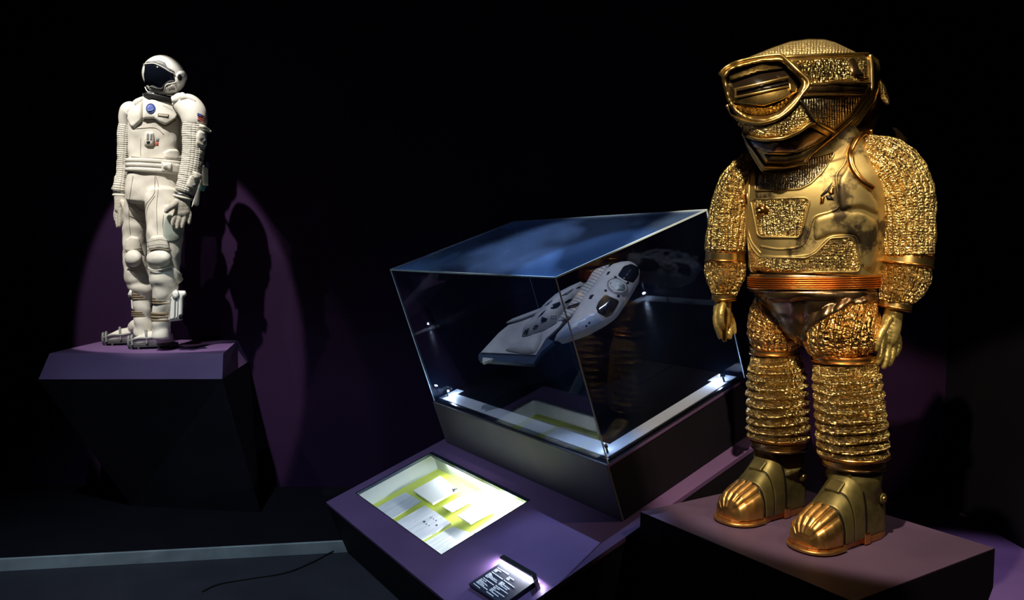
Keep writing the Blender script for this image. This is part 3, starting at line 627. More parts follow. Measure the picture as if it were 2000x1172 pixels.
rb = SP0-SN*.05; rd = rb-U*((rb-N0)@U-.016)
m = M_(); tube(m, [(*(rb-A*.0), .006), (*rd, .006)], seg=10, rings=4, px=False, cap=.1, up=A); m.build('support_rod', BLACK, ship)
# ================================================================== gold space suit
gold = empty('space_suit', 'large gold foil space suit with bulky helmet standing on the plum pedestal at right', 'space suit', (1.30, 3.28, .465))
def gt(name, st, mt, ratio=1., seg=72, rings=80, disp=None, cap=.15, parent=None, p=2., pre=None):
    m = pre or M_(); tube(m, st, ratio, seg, rings, disp, cap, p=p); m.build(name, mt, parent or gold); return m
def wrinkle(amp, sc, k=0): return lambda P, U_, V_, th, t: amp*fb(P, sc, k)
# --- torso
TS = [(1562, 262, 62, 3.22), (1572, 282, 92, 3.24), (1578, 308, 112, 3.26), (1584, 345, 124, 3.27), (1590, 390, 131, 3.27), (1595, 440, 131, 3.27), (1593, 490, 127, 3.27), (1589, 532, 122, 3.27)]
def tdisp(P, U_, V_, th, t):
    return .004*fb(P, .25, 3)+.012*np.exp(-((t-.45)/.18)**2)*np.maximum(0, np.cos(th+math.pi/2-.5))
TM = gt('torso_armour', TS, ARMOUR, .80, 96, 90, tdisp, .1, p=2.3); tb = [TM.bvh()]
def gp(name, poly, bv, off, mt, parent=None, th=.012, rad=.2, bev=2.5, step=4, dfn=None):
    m = M_(); patch(m, poly, bv, off, th, bev, step, rad, dfn=dfn); m.build(name, mt, parent or gold); return m
def gb(name, poly, bv, r, mt, parent=None, off=0, closed=False, spline=True, seg=10):
    m = M_(); bead(m, poly, bv, r, off, closed=closed, spline=spline, seg=seg); m.build(name, mt, parent or gold)
pan = z2([(405, 250), (470, 300), (700, 260), (930, 195), (915, 240), (840, 345), (770, 410), (700, 445), (560, 455), (402, 458)])
gp('collar_panel', pan, tb, .004, FOIL_RIB, rad=.12); gb('collar_panel_rim', pan, tb, .0028, FRAME, off=.004, closed=True, spline=False)
pan = z2([(372, 530), (395, 515), (740, 503), (765, 525), (705, 760), (690, 772), (435, 768), (415, 750)])
cpM = gp('chest_panel', pan, tb, .006, FOIL_PANEL, rad=.15, dfn=lambda V, d: np.clip(d-3, 0, 8)*.0005); gb('chest_panel_rim', pan, tb, .0045, ARMOUR, off=.003, closed=True, spline=False)
pan = z2([(352, 775), (385, 850), (432, 905), (740, 908), (800, 880), (905, 775), (1040, 768), (1065, 790), (1102, 960), (1085, 1003), (372, 1003)])
gp('waist_panel', pan, tb, .005, FOIL_GRID, rad=.1); gb('waist_panel_rim', pan, tb, .004, ARMOUR, off=.003, closed=True, spline=False)
# raised ribs and folds of the breastplate
gb('breastplate_ridge', z2([(385, 205), (360, 360), (352, 520), (348, 690), (372, 800), (435, 880)]), tb, .006, ARMOUR, off=-.0015)
gb('breastplate_ridge', z2([(435, 895), (560, 902), (735, 893), (800, 862), (900, 770), (1050, 760), (1085, 800), (1120, 960)]), tb, .006, ARMOUR, off=-.0015)
gb('breastplate_ridge', z2([(1035, 150), (1000, 270), (945, 350), (950, 450), (962, 560), (900, 600), (790, 640), (750, 760), (700, 830), (560, 850), (430, 830)]), tb, .006, ARMOUR, off=-.0015)
gb('breastplate_ridge', z2([(955, 520), (1050, 515), (1190, 500)]), tb, .005, ARMOUR)
gp('side_plate', z2([(960, 380), (1010, 300), (1060, 200), (1070, 330), (1150, 440), (1215, 540), (1225, 620), (1100, 560), (965, 600), (950, 480)]), tb, .012, ARMOUR, rad=.3, bev=7)
gp('belly_plate', z2([(790, 640), (960, 590), (1120, 600), (1215, 660), (1235, 800), (1190, 990), (1130, 990), (1100, 790), (1050, 750), (900, 755), (790, 800)]), tb, .010, ARMOUR, rad=.3, bev=9)
# emblem on the chest: dark and red slivers
for pl_, mt in (([(922, 392), (835, 490), (842, 500), (885, 470)], VOID), ([(835, 500), (868, 490), (858, 545), (832, 550)], COPPER), ([(885, 465), (925, 412), (928, 480), (900, 490)], COPPER), ([(870, 490), (905, 485), (930, 522), (880, 520)], VOID)):
    gp('emblem_piece', z2(pl_), tb, .0055, mt, rad=.02, bev=.8, step=2.5, th=.004)
# copper boss on the chest panel
cb2 = [cpM.bvh()]
bo = gp('valve_boss', z2([(415, 555), (485, 548), (500, 560), (498, 620), (470, 632), (412, 622)]), tb, .014, COPPER, rad=.3, bev=2)
for i, (rx, off, mt) in enumerate(((34, .024, COPPER), (20, .030, RING), (11, .033, STEEL))):
    gp(('valve_ring', 'valve_cap', 'valve_button')[i], z2(disc(446, 587, rx, rx, 0, 18)), tb, off, mt, rad=None, bev=1.5, step=3)
gb('shoulder_ring', z2([(1165, 72), (1100, 88), (1050, 150), (1028, 235), (1048, 320), (1100, 390), (1175, 445)]), tb+[], .013, COPPER, off=.012)
gp('side_bracket', z2([(318, 490), (345, 465), (352, 545), (322, 560)]), tb, .01, COPPER, rad=.1)
# --- belt of copper hoops
for i in range(6):
    y = 540+i*4.0
    gt('belt_hoop', [(1589, y-1.6, 122.5, 3.27), (1589, y, 125, 3.27), (1589, y+1.6, 122.5, 3.27)], BELT, .80, 96, 7, cap=.01, p=2.3)
gt('belt_core', [(1589, 533, 120, 3.27), (1589, 568, 120, 3.27)], BRONZE, .79, 72, 6, cap=.02, p=2.3)
# --- pelvis shell
pv = gt('pelvis_shell', [(1594, 560, 116, 3.27), (1594, 585, 115, 3.27), (1588, 612, 104, 3.26), (1580, 636, 76, 3.25), (1574, 655, 44, 3.24), (1572, 668, 22, 3.24)], BRONZE, .84, 72, 60,
   lambda P, U_, V_, th, t: .006*fb(P, .2, 5)-.016*np.exp(-((np.angle(np.exp(1j*(th+math.pi/2+.18))))/.10)**2)*(t > .1), .4, p=2.2)
# --- thighs
th1 = gt('thigh_cover', [(1530, 582, 44, 3.34), (1522, 605, 52, 3.36), (1517, 632, 54, 3.38), (1515, 655, 53, 3.39), (1515, 672, 46, 3.4)], FOIL_THIGH, 1., 72, 60, lambda P, U_, V_, th, t: .005*fb(P, .16, 2)+.002*np.sin(V_*190), .12)
th2 = gt('thigh_cover', [(1668, 586, 36, 3.22), (1658, 604, 55, 3.18), (1649, 630, 67, 3.14), (1645, 655, 71, 3.13), (1645, 674, 67, 3.13), (1647, 688, 58, 3.13)], FOIL_THIGH, 1., 84, 70, lambda P, U_, V_, th, t: .005*fb(P, .16, 9)+.006*np.sin(U_*110+2*fb(P, .3, 1)), .12)
gp('pelvis_plate', z3([(402, 95), (1215, 95), (1222, 178), (1040, 190), (1000, 212), (860, 288), (745, 362), (738, 440), (700, 428), (600, 378), (480, 285), (405, 185)]), [pv.bvh(), th1.bvh(), th2.bvh()], .010, BRONZE, rad=.12, bev=4)
def ringset(nm, cx, y0, y1, hw, Y, tilt=0, mt=RING, rim=COPPER, par=None):
    t = tilt; g_ = M_(); a = (cx-t*.0, y0, hw, Y); tube(g_, [(cx, y0, hw*.97, Y), (cx+t, y1, hw*.97, Y)], 1., 64, 6, None, .05); o = g_.build(nm, mt, gold)
    for y, dx, k in ((y0+1.5, 0, 1.0), (y1-2.5, t, 1.03)):
        tube_ = M_(); tube(tube_, [(cx+dx-.3*t*0, y-2.2, hw*k*.98, Y), (cx+dx, y, hw*k*1.02, Y), (cx+dx, y+2.2, hw*k*.98, Y)], 1., 64, 5, None, .02); tube_.build(nm+'_rim', rim, o)
ringset('thigh_ring', 1512, 678, 692, 46, 3.40); ringset('thigh_ring', 1648, 692, 706, 59, 3.13)
# --- corrugated legs
def corr(k, n, amp):
    def f(P, U_, V_, th, t):
        ph = 2*math.pi*n*t+2.6*fb(P, .5, k)+.7*np.sin(th+k)
        return amp*(np.abs(np.sin(ph/2))**.7-.5)*np.clip((t-.05)*9, 0, 1)+.006*fb(P*np.array([1, 1, 2.2]), .11, k+4)+.004*fb(P, .025, k+2)
    return f
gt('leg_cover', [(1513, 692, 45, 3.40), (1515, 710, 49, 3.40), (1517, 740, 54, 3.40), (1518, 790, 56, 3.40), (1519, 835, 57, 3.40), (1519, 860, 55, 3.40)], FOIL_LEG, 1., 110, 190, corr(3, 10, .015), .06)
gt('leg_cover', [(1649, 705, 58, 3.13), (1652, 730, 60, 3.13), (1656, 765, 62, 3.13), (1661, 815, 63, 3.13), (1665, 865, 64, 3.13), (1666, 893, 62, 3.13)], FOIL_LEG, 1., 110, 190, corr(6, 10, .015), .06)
def ankle(cx, y0, hw, Y):
    m = M_(); tube(m, [(cx, y0-5, hw*.99, Y), (cx, y0-1, hw*1.06, Y), (cx, y0+2, hw*1.06, Y), (cx, y0+4, hw*.99, Y)], 1., 72, 9, None, .02); o = m.build('ankle_rim', COPPER, gold)
    m = M_(); tube(m, [(cx+1, y0+3, hw*.93, Y), (cx+2, y0+20, hw*.91, Y)], 1., 72, 6, None, .03); m.build('ankle_ring', RING, o)
    m = M_(); tube(m, [(cx+2, y0+19, hw*.95, Y), (cx+2, y0+22, hw*.95, Y)], 1., 72, 4, None, .03); m.build('ankle_flange', BRONZE, o)
ankle(1519, 852, 56, 3.40); ankle(1666, 886, 63.5, 3.13)
# --- boots, built in their own frame (x towards the toe, y sideways, z up)
BX = np.array([-.844, -.537, 0]); BX /= np.linalg.norm(BX); BY = np.array([BX[1], -BX[0], 0]);  BZ = np.array([0, 0, 1.])
def loc(o, p): return np.array(o)+BX*p[0]+BY*p[1]+BZ*p[2]
SEC = np.array([(0, .045, .15), (.015, .07, .22), (.05, .085, .26), (.12, .09, .285), (.19, .09, .285), (.235, .09, .25), (.28, .09, .205), (.33, .088, .165), (.38, .087, .145), (.42, .08, .125), (.445, .064, .10), (.46, .035, .065)])
def bsec(x): return np.interp(x, SEC[:, 0], SEC[:, 1]), np.interp(x, SEC[:, 0], SEC[:, 2])
def bootmesh(m, o, x0, x1, k=1., dz=.03, seg=40, n=40, rib=None, slant=0, close=True, pe=2.6, lim=1.):
    xs = np.linspace(x0, x1, n); rows = []
    for x in xs:
        row = []
        for j in range(seg+1):
            a = math.pi*j/seg; c, s_ = math.cos(a), math.sin(a)
            cc = math.copysign(abs(c)**(2/pe), c); ss = abs(s_)**(2/pe)
            xx = x+slant*c*(.04)
            w_, h_ = bsec(min(max(xx, 0), .46)); w_ *= k; h_ = (h_-dz)*k
            r = 1+(rib(cc, ss, x) if rib else 0)
            row.append(loc(o, (xx+(r-1)*.03, w_*cc*r, dz+h_*ss*r)))
        rows.append(row)
    v = [p for r in rows for p in r]; S = seg+1
    f = [(i*S+j, i*S+j+1, (i+1)*S+j+1, (i+1)*S+j) for i in range(n-1) for j in range(seg)]
    if close: f += [tuple(range(S))[::-1], tuple((n-1)*S+j for j in range(S))]+[(i*S, (i+1)*S, (i+1)*S+seg, i*S+seg) for i in range(n-1)]
    m.add(v, f); return m
def boot(o, shaft):
    e = []
    m = M_(); bootmesh(m, o, 0, .40, n=60)
    tube(m, [(*loc(o, (.11, 0, .06)), .080), (*loc(o, (.115, 0, .16)), .086), (*loc(o, (.13, 0, .235)), .102), (*(shaft-BZ*.01), .112)], seg=48, rings=20, px=False, cap=.1, up=BX)
    up_ = m.build('boot', OLIVE, gold, remesh=.006)
    bvm = [m.bvh()]
    m = M_(); bootmesh(m, o, .335, .458, 1.03, n=50, seg=150, rib=lambda c, s, x: .085*(abs(math.sin(c*math.pi*2.6))**.6-.4)-.02*(abs(math.sin(c*math.pi*2.6)) < .18)); m.build('toe_cap', TOE, up_)
    m = M_(); bootmesh(m, o, .285, .335, 1.055, n=10, slant=.5); m.build('strap', OLIVE, up_, bevel=.002)
    m = M_(); bootmesh(m, o, .215, .28, 1.045, n=10, slant=.6); m.build('strap', OLIVE, up_, bevel=.002)
    for x_, sl in ((.205, .6), (.281, .5), (.337, .5)): m = M_(); bootmesh(m, o, x_, x_+.005, 1.04, n=4, slant=sl); m.build('strap_gap', VOID, up_)
    for (x, z, wd, ln, hh_) in ((.255, .238, .034, .045, .022), (.20, .285, .042, .03, .026), (.155, .30, .045, .03, .012)):
        b_ = loc(o, (x-ln/2, -wd, z-.02)); m = M_(); d_ = BX*ln-BZ*ln*.75
        m.box(b_, BY*wd*2, d_, BZ*(hh_+.012)+BX*.012); m.build('instep_block', OLIVE, up_, False, .006)
    c0 = loc(o, (.07, -.074, .17)); m = M_(); tube(m, [(*c0, .024), (*(c0-BY*.016), .022)], seg=28, rings=4, px=False, cap=.2, up=BZ); kb = m.build('ankle_knob', OLIVE, up_)
    m = M_(); c1 = c0-BY*.018; tube(m, [(*c1, .013), (*(c1-BY*.006), .011)], seg=20, rings=3, px=False, cap=.2, up=BZ); m.build('knob_centre', FRAME, kb)
    # sole: rounded outline
    pts = []
    for x, w_ in ((-.012, .0), (-.008, .04), (.02, .072), (.07, .088), (.14, .09), (.2, .082), (.26, .083), (.32, .092), (.38, .094), (.42, .084), (.45, .064), (.468, .034), (.473, 0)): pts.append((x, w_))
    out = [(x, w_) for x, w_ in pts]+[(x, -w_) for x, w_ in pts[-2:0:-1]]
    m = M_().prism([loc(o, (x, y, .001)) for x, y in out], BZ*.030); so = m.build('sole', SOLE, up_, False, .006)
    m = M_(); wire(m, [loc(o, (x*1.01, y*1.03, .012)) for x, y in out if x > .30], .008); m.build('toe_welt', TOE, so)
    for x in (.16,): m = M_(); m.box(loc(o, (x, -.098, .004)), BX*.035, BY*.03, BZ*.045); m.build('sole_clip', COPPER, so, False, .004)
LO, RO = (1.315, 3.486, .465), (1.526, 3.182, .465)
boot(LO, W(1521, 884, 3.40)); boot(RO, W(1668, 917, 3.13))
# --- arms
arm_d = lambda k, amp=.008: (lambda P, U_, V_, th, t: amp*fb(P, .16, k)+.003*fb(P, .05, k+5)+.0035*np.abs(np.sin(U_*math.pi/.024)))
gt('upper_arm', [(1492, 306, 22, 3.36), (1470, 326, 33, 3.38), (1442, 360, 36, 3.40), (1427, 405, 37, 3.40), (1420, 450, 38, 3.40), (1417, 489, 39, 3.40)], FOIL_ARM, 1.05, 72, 90, arm_d(1), .3)
gt('upper_arm', [(1684, 300, 34, 3.18), (1700, 305, 42, 3.16), (1728, 320, 50, 3.13), (1754, 350, 53, 3.11), (1768, 392, 52, 3.10), (1771, 440, 50, 3.10), (1770, 496, 49, 3.10)], FOIL_ARM, 1.05, 90, 100, arm_d(2, .012), .35)
def band(nm, c0, c1, hw, Y, mt=RING, rim=COPPER):
    m = M_(); tube(m, [(*c0, hw, Y), (*c1, hw, Y)], 1., 64, 6, None, .05); o = m.build(nm, mt, gold); c0, c1 = np.array(c0), np.array(c1)
    d = (c1-c0)/np.linalg.norm(c1-c0)
    for c, k in ((c0+d*1, 1.03), (c1-d*2, 1.06)):
        m = M_(); tube(m, [(*(c-d*2.2), hw*k*.97, Y), (*c, hw*k, Y), (*(c+d*2.2), hw*k*.97, Y)], 1., 64, 5, None, .02); m.build(nm+'_rim', rim, o)
band('elbow_ring', (1417, 492), (1416, 512), 37.5, 3.40); band('elbow_ring', (1771, 497), (1767, 519), 48.5, 3.10)
gt('forearm', [(1416, 512, 36, 3.40), (1416, 528, 38, 3.40), (1416, 548, 34, 3.39), (1415, 566, 27, 3.38), (1414, 574, 24, 3.38)], FOIL_FORE, 1., 72, 60, arm_d(4, .012), .1)
gt('forearm', [(1767, 519, 46, 3.10), (1764, 540, 47, 3.10), (1759, 562, 41, 3.09), (1752, 582, 33, 3.08), (1750, 590, 29, 3.08)], FOIL_FORE, 1., 84, 60, arm_d(6, .013), .1)
band('wrist_ring', (1414, 573), (1414, 587), 23, 3.38); band('wrist_ring', (1751, 588), (1747, 604), 29, 3.08)
# --- gloves: one skin each, fingers separate and bent
def glove(name, palm, fingers, Y, mt, parent=None, vox=.0035, amp=.0015):
    m = M_()
    for st in palm+fingers: tube(m, [(s[0], s[1], s[2], s[3] if len(s) > 3 else Y)+tuple(s[4:]) for s in st], 1., 20, 26, lambda P, U_, V_, th, t: .0004*np.sin(V_*420)+amp*fb(P, .03), .9)
    return m.build(name, mt, parent or gold, remesh=vox)
Y = 3.38
glove('glove', [[(1414, 586, 15, Y, .8), (1411, 600, 17, Y, .8), (1410, 615, 17, Y, .75), (1411, 628, 16, Y, .7)]],
      [[(1404, 600, 7.5, Y-.03), (1399, 618, 7, Y-.05), (1400, 636, 6.5, Y-.06), (1405, 652, 6, Y-.05), (1406, 658, 5, Y-.04)],
       [(1412, 596, 7, Y-.05), (1408, 612, 7, Y-.07), (1408, 628, 6.5, Y-.075), (1411, 638, 6, Y-.06)],
       [(1414, 622, 6.5, Y), (1415, 640, 6, Y-.01), (1415, 655, 5.6, Y-.01), (1415, 664, 5, Y-.01)],
       [(1421, 620, 6.3, Y+.01), (1425, 638, 5.8, Y+.01), (1426, 652, 5.3, Y), (1425, 659, 4.8, Y)],
       [(1424, 612, 6, Y+.02), (1431, 628, 5.2, Y+.03), (1434, 642, 4.8, Y+.03), (1434, 650, 4.4, Y+.03)]], Y, GLOVE)
Y = 3.08
glove('glove', [[(1747, 602, 17, Y, .8), (1743, 622, 18, Y, .7), (1738, 642, 20, Y, .65), (1732, 660, 20, Y, .6)]],
      [[(1736, 622, 8, Y-.03), (1727, 640, 8, Y-.05), (1719, 655, 7.5, Y-.06), (1714, 672, 7, Y-.06), (1712, 682, 5.5, Y-.06)],
       [(1724, 652, 8, Y-.01), (1722, 675, 7.8, Y-.02), (1720, 692, 7, Y-.03), (1714, 708, 6, Y-.03)],
       [(1733, 658, 8, Y), (1733, 680, 7.8, Y-.01), (1731, 700, 7, Y-.02), (1726, 716, 6, Y-.02)],
       [(1742, 656, 7.6, Y+.01), (1744, 676, 7.2, Y+.01), (1742, 696, 6.6, Y), (1737, 711, 5.6, Y)],
       [(1750, 648, 7, Y+.03), (1755, 664, 6.2, Y+.04), (1755, 680, 5.8, Y+.04), (1750, 693, 5, Y+.04)]], Y, GLOVE)
# --- helmet
HP = z1([(115, 360), (150, 312), (250, 252), (400, 192), (560, 128), (690, 84), (830, 66), (960, 68), (1050, 92), (1150, 140), (1245, 188), (1325, 208), (1345, 240), (1350, 460), (1310, 535), (1200, 695), (1040, 845), (860, 1000), (795, 1080), (640, 1105), (475, 1095), (400, 985), (335, 905), (300, 830), (235, 705), (165, 575), (130, 440)])
FACE = z1([(140, 372), (200, 305), (430, 248), (610, 236), (735, 350), (795, 432), (770, 505), (700, 590), (600, 680), (480, 722), (340, 712), (235, 650), (175, 560)])
FACEr = rnd(FACE, .25)
HPr = rnd(HP, .1); fd = smooth_depth(FACE, HPr, 105, .20)
def face_dent(V):
    ins = inpoly(V, FACEr); d = bdist(V, FACEr); h = .20*np.sqrt(1-(1-np.clip(bdist(V, HPr)/105, 0, 1))**2)
    return np.where(ins, (np.minimum(fd(V)-.085, h)-h)*np.clip(d/8, 0, 1), 0)
HY = 3.12
HMm = M_(); pillow(HMm, HP, HY, .20, 105, .18, 4, face_dent, .1); hel = HMm.build('helmet', FRAME, gold); hb = [HMm.bvh()]
def hp(name, poly, off, mt, rad=.12, bev=2.5, step=4, th=.012, dfn=None, par=None): return gp(name, z1(poly), hb, off, mt, par or hel, th, rad, bev, step, dfn)
hp('crown_quilt', [(260, 252), (400, 200), (560, 138), (690, 94), (830, 76), (960, 78), (1050, 100), (1150, 148), (1225, 182), (1000, 190), (640, 205), (590, 196), (420, 215)], .006, FOIL_TOP, bev=4)
hp('side_mesh_panel', [(672, 252), (1000, 222), (1318, 212), (1330, 408), (1210, 420), (1080, 408), (960, 425), (860, 435), (790, 370)], .004, FOIL_GRID, rad=.05)
hp('sensor_patch', [(1150, 240), (1200, 228), (1285, 378), (1190, 384)], .009, BRONZE, rad=.1)
hp('rib_mesh_panel', [(770, 560), (900, 535), (1278, 522), (1180, 680), (1040, 812), (960, 770), (880, 730)], .004, FOIL_RIB, rad=.05)
hp('cheek_mesh_panel', [(225, 705), (330, 755), (480, 785), (620, 735), (720, 640), (755, 590), (870, 735), (750, 825), (610, 868), (480, 878), (330, 838), (260, 780)], .004, FOIL_GRID, rad=.08)
hp('chin_plate', [(318, 868), (480, 898), (620, 884), (745, 835), (850, 785), (985, 858), (880, 925), (780, 975), (700, 1000), (500, 1000), (390, 955)], .006, CHIN, rad=.06, bev=5)
hp('chin_recess', [(470, 1008), (640, 1015), (760, 990), (900, 930), (985, 880), (900, 960), (800, 1035), (640, 1070), (500, 1070)], .003, VOID, rad=.1)
hp('side_band', [(780, 500), (845, 452), (1000, 440), (1325, 446), (1285, 508), (1000, 512), (820, 520)], .010, BRONZE, rad=.08, bev=3)
def hbead(name, pts, r, mt, off=0, closed=False, spline=True): gb(name, z1(pts), hb, r, mt, hel, off, closed, spline)
hbead('brow_frame', [(118, 362), (160, 312), (270, 262), (430, 226), (590, 208), (625, 222), (750, 340), (835, 432), (780, 520), (700, 625), (590, 715), (450, 755), (330, 742), (230, 690), (175, 600)], .0075, FRAME, .005)
hbead('side_frame', [(630, 222), (900, 206), (1325, 196)], .008, FRAME, .002)
hbead('side_frame', [(840, 440), (950, 442), (1090, 424), (1325, 432)], .006, FRAME, .004)
hbead('side_frame', [(775, 535), (900, 522), (1100, 514), (1290, 512)], .0045, FRAME, .006)
hbead('chin_frame', [(300, 840), (380, 872), (480, 888), (620, 876), (745, 826), (862, 748), (960, 780), (1040, 826)], .0065, RING, .004)
hbead('chin_frame', [(760, 572), (870, 740), (1035, 830)], .005, VOID, .006)
# inside the face opening
def sheet(name, poly, dep, th, mt, rad=.1, par=None, tri=4):
    V, fs, Bq = tri2d(rnd(z1(poly), rad), tri); h = fd(V)+dep; m = M_()
    shell(m, V, fs, [W(x, y, HY-k) for (x, y), k in zip(V, h)], [W(x, y, HY-k+th) for (x, y), k in zip(V, h)], HY/F); m.build(name, mt, par or hel); return m
def rail(pts, dep, r, mt):
    q = dens(z1(pts), 8, False); h = fd(q)+dep; m = M_(); wire(m, [W(x, y, HY-k) for (x, y), k in zip(q, h)], r); m.build('eye_slot_rail', mt, hel)
sheet('face_glass', [(160, 395), (205, 325), (440, 270), (605, 255), (715, 355), (765, 430), (700, 520), (560, 600), (250, 605), (180, 550)], -.058, .006, mat('dark_face_glass', (.02, .013, .008), .12, .3, .6), .2)
sheet('face_mesh', [(205, 600), (330, 628), (480, 632), (600, 592), (720, 510), (695, 580), (600, 665), (480, 708), (340, 700), (240, 650)], -.048, .006, FOIL_PANEL, .1)
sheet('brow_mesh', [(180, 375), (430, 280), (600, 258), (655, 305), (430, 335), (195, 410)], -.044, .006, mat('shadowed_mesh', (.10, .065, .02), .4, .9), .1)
sheet('eye_slot_plate', [(235, 545), (665, 455), (740, 500), (600, 572), (470, 615), (385, 605), (245, 590)], -.026, .012, FRAME, .06)
sheet('eye_slot_gap', [(240, 488), (665, 388), (672, 440), (245, 532)], -.040, .006, VOID, .04)
rail([(228, 480), (450, 430), (668, 380)], -.026, .005, RING); rail([(232, 545), (450, 500), (668, 455)], -.022, .004, RING); rail([(238, 480), (234, 545)], -.026, .005, FRAME)
sheet('eye_slot_cheek', [(665, 420), (700, 415), (745, 470), (730, 505), (680, 495)], -.020, .014, FRAME, .1)
# stepped rim hoops around neck and back
def hoop(k):
    o_ = 13*k
    pts = z1([(1338+o_, 205+o_*.8), (1348+o_, 300), (1350+o_, 462), (1312+o_, 540+o_*.6), (1200+o_*.9, 700+o_*.8), (1040+o_*.8, 850+o_*.9), (850+o_*.6, 1005+o_), (795+o_*.5, 1078+o_*.9), (640, 1108+o_), (478-o_*.3, 1100+o_*.8), (420-o_*.5, 1015+o_*.4), (345-o_*.3, 915), (305, 835)])
    P = np.array([W(x, y, HY-.03+.028*k) for x, y in dens(pts, 7, False)]); m = M_(); wire(m, list(P[::1]), .0085 if k else .010); m.build('rim_hoop', (RING, FRAME)[k % 2], hel)
for k in range(5): hoop(k)
# neck, ear disc, backpack corner
gt('neck_tube', [(1585, 190, 70, 3.26), (1585, 240, 74, 3.25), (1575, 290, 78, 3.25)], BRONZE, .9, 48, 12, cap=.1)
m = M_(); pillow(m, z1([(1405, 390), (1425, 400), (1460, 450), (1495, 560), (1495, 605), (1465, 615), (1420, 560), (1408, 470)]), 3.2, .03, 9, .05, 4, None, .2); m.build('ear_disc', FOIL_GRID, hel)
m = M_(); pillow(m, [(1690, 110), (1712, 140), (1728, 170), (1722, 225), (1700, 262), (1640, 290), (1620, 230), (1660, 150)], 3.3, .04, 20, .12, 6, None, .2); m.build('helmet_back', BRONZE, hel)
m = M_(); pillow(m, [(1700, 262), (1722, 245), (1752, 250), (1775, 275), (1765, 330), (1740, 520), (1650, 540), (1560, 520), (1560, 300)], 3.52, .06, 20, .14, 6, None, .15); m.build('backpack', BRONZE, gold)
# ================================================================== white space suit
white = empty('space_suit', 'white space suit with black visor helmet standing on the purple pedestal at left', 'space suit', (-2.40, 5.22, .95))
Yw = 5.2
def wt(name, st, mt, ratio=1., seg=40, rings=50, disp=None, cap=.2, parent=None, p=2., px=True, up=None, remesh=0):
    m = M_(); tube(m, st, ratio, seg, rings, disp, cap, px, p, up); o = m.build(name, mt, parent or white, remesh=remesh); o_last.append(o); return m
o_last = []
fold = lambda a, sc, k: (lambda P, U_, V_, th, t: a*fb(P*np.array([1, 1, 1.7]), sc, k))
legf = lambda k: (lambda P, U_, V_, th, t: .010*fb(P*np.array([1, 1, 1.7]), .18, k)+.011*np.clip((t-.52)*8, 0, 1)*(np.abs(np.sin(V_*2*math.pi/.21+1.6*fb(P, .3, k)+.9*np.cos(th+k)))-.45)*np.clip((1-t)*12, 0, 1))
# one continuous cloth body: torso, hips and both legs
bm_ = M_()
tube(bm_, [(313, 192, 17, Yw), (308, 206, 36, Yw), (303, 222, 46, Yw), (301, 245, 47, Yw), (300, 275, 45, Yw), (300, 305, 44, Yw), (302, 330, 46, Yw), (302, 352, 49, Yw), (301, 375, 51, Yw), (300, 395, 49, Yw)], .62, 64, 70, fold(.008, .22, 2), .15, p=2.4)
tube(bm_, [(276, 375, 27, Yw+.03), (272, 400, 27, Yw+.05), (268, 430, 25, Yw+.06), (265, 460, 23, Yw+.07), (264, 490, 22, Yw+.07), (265, 520, 22, Yw+.07), (270, 545, 24, Yw+.08), (276, 560, 22, Yw+.08), (277, 580, 18, Yw+.08), (278, 605, 16, Yw+.08), (280, 630, 16, Yw+.08), (281, 655, 17, Yw+.08)], 1., 40, 90, legf(4), .2)
tube(bm_, [(322, 375, 33, Yw-.03), (322, 400, 35, Yw-.04), (323, 430, 35, Yw-.06), (322, 460, 33, Yw-.08), (321, 490, 31, Yw-.09), (321, 520, 29, Yw-.09), (322, 548, 27, Yw-.09), (321, 565, 23, Yw-.09), (319, 590, 18, Yw-.09), (316, 615, 16, Yw-.09), (315, 640, 16, Yw-.09), (315, 660, 17, Yw-.09)], 1., 40, 90, legf(7), .2)
body = bm_.build('suit_body', SUIT, white, remesh=.008); bw = [bm_.bvh()]
def wp(name, poly, off, mt, bv=None, rad=.15, bev=1.6, step=2.6, th=.012, par=None, sm=1):
    m = M_(); patch(m, poly, bv or bw, off, th, bev, step, rad, sm); o = m.build(name, mt, par or white); o_last.append(o); return m
def wb(name, poly, r, mt, off=.0, bv=None, closed=False, spline=True, par=None):
    m = M_(); bead(m, poly, bv or bw, r, off, closed=closed, spline=spline, seg=6, n=max(5, int(np.linalg.norm(np.diff(np.array(poly), axis=0), axis=1).sum()/2.5))); return m.build(name, mt, par or white)
# chest plates
c1 = wp('chest_plate', z5([(462, 628), (560, 622), (720, 622), (885, 640), (895, 690), (860, 760), (830, 838), (712, 908), (655, 880), (595, 835), (462, 838)]), .026, PLATE, rad=.1, bev=3, th=.02)
pc1 = o_last[-1]
wp('chest_plate', z5([(458, 630), (380, 690), (305, 765), (300, 840), (335, 925), (362, 948), (455, 850)]), .022, PLATE, rad=.12, bev=3, th=.02)
cbv1 = [c1.bvh()]
bd_ = wp('round_badge', z5(disc(552, 715, 50, 53, 0, 24)), .004, BLUEB, cbv1, None, 1, par=pc1)
wb('badge_rim', z5(disc(552, 715, 52, 55, 0, 24)), .0022, NAVY, .003, cbv1, True, par=pc1)
wb('badge_arc', z5([(515, 735), (545, 745), (585, 722)]), .002, mat('badge_pale', (.4, .5, .8), .5), .006, cbv1, par=pc1)
wp('name_tag', z5([(635, 768), (762, 782), (758, 822), (632, 808)]), .004, TANS, cbv1, .05, .8, par=pc1)
for i in range(6): wp('tag_letter', z5([(650+i*17, 783+i*1.9), (661+i*17, 784+i*1.9), (660+i*17, 802+i*1.9), (649+i*17, 801+i*1.9)]), .0055, PLATE, cbv1, None, 0, 2, par=pc1)
wb('plate_seam', z5([(690, 680), (740, 700), (802, 740)]), .0018, SEAM, .0, cbv1, par=pc1)
wb('plate_seam', z5([(458, 640), (458, 740), (458, 835)]), .003, SEAM, .004)
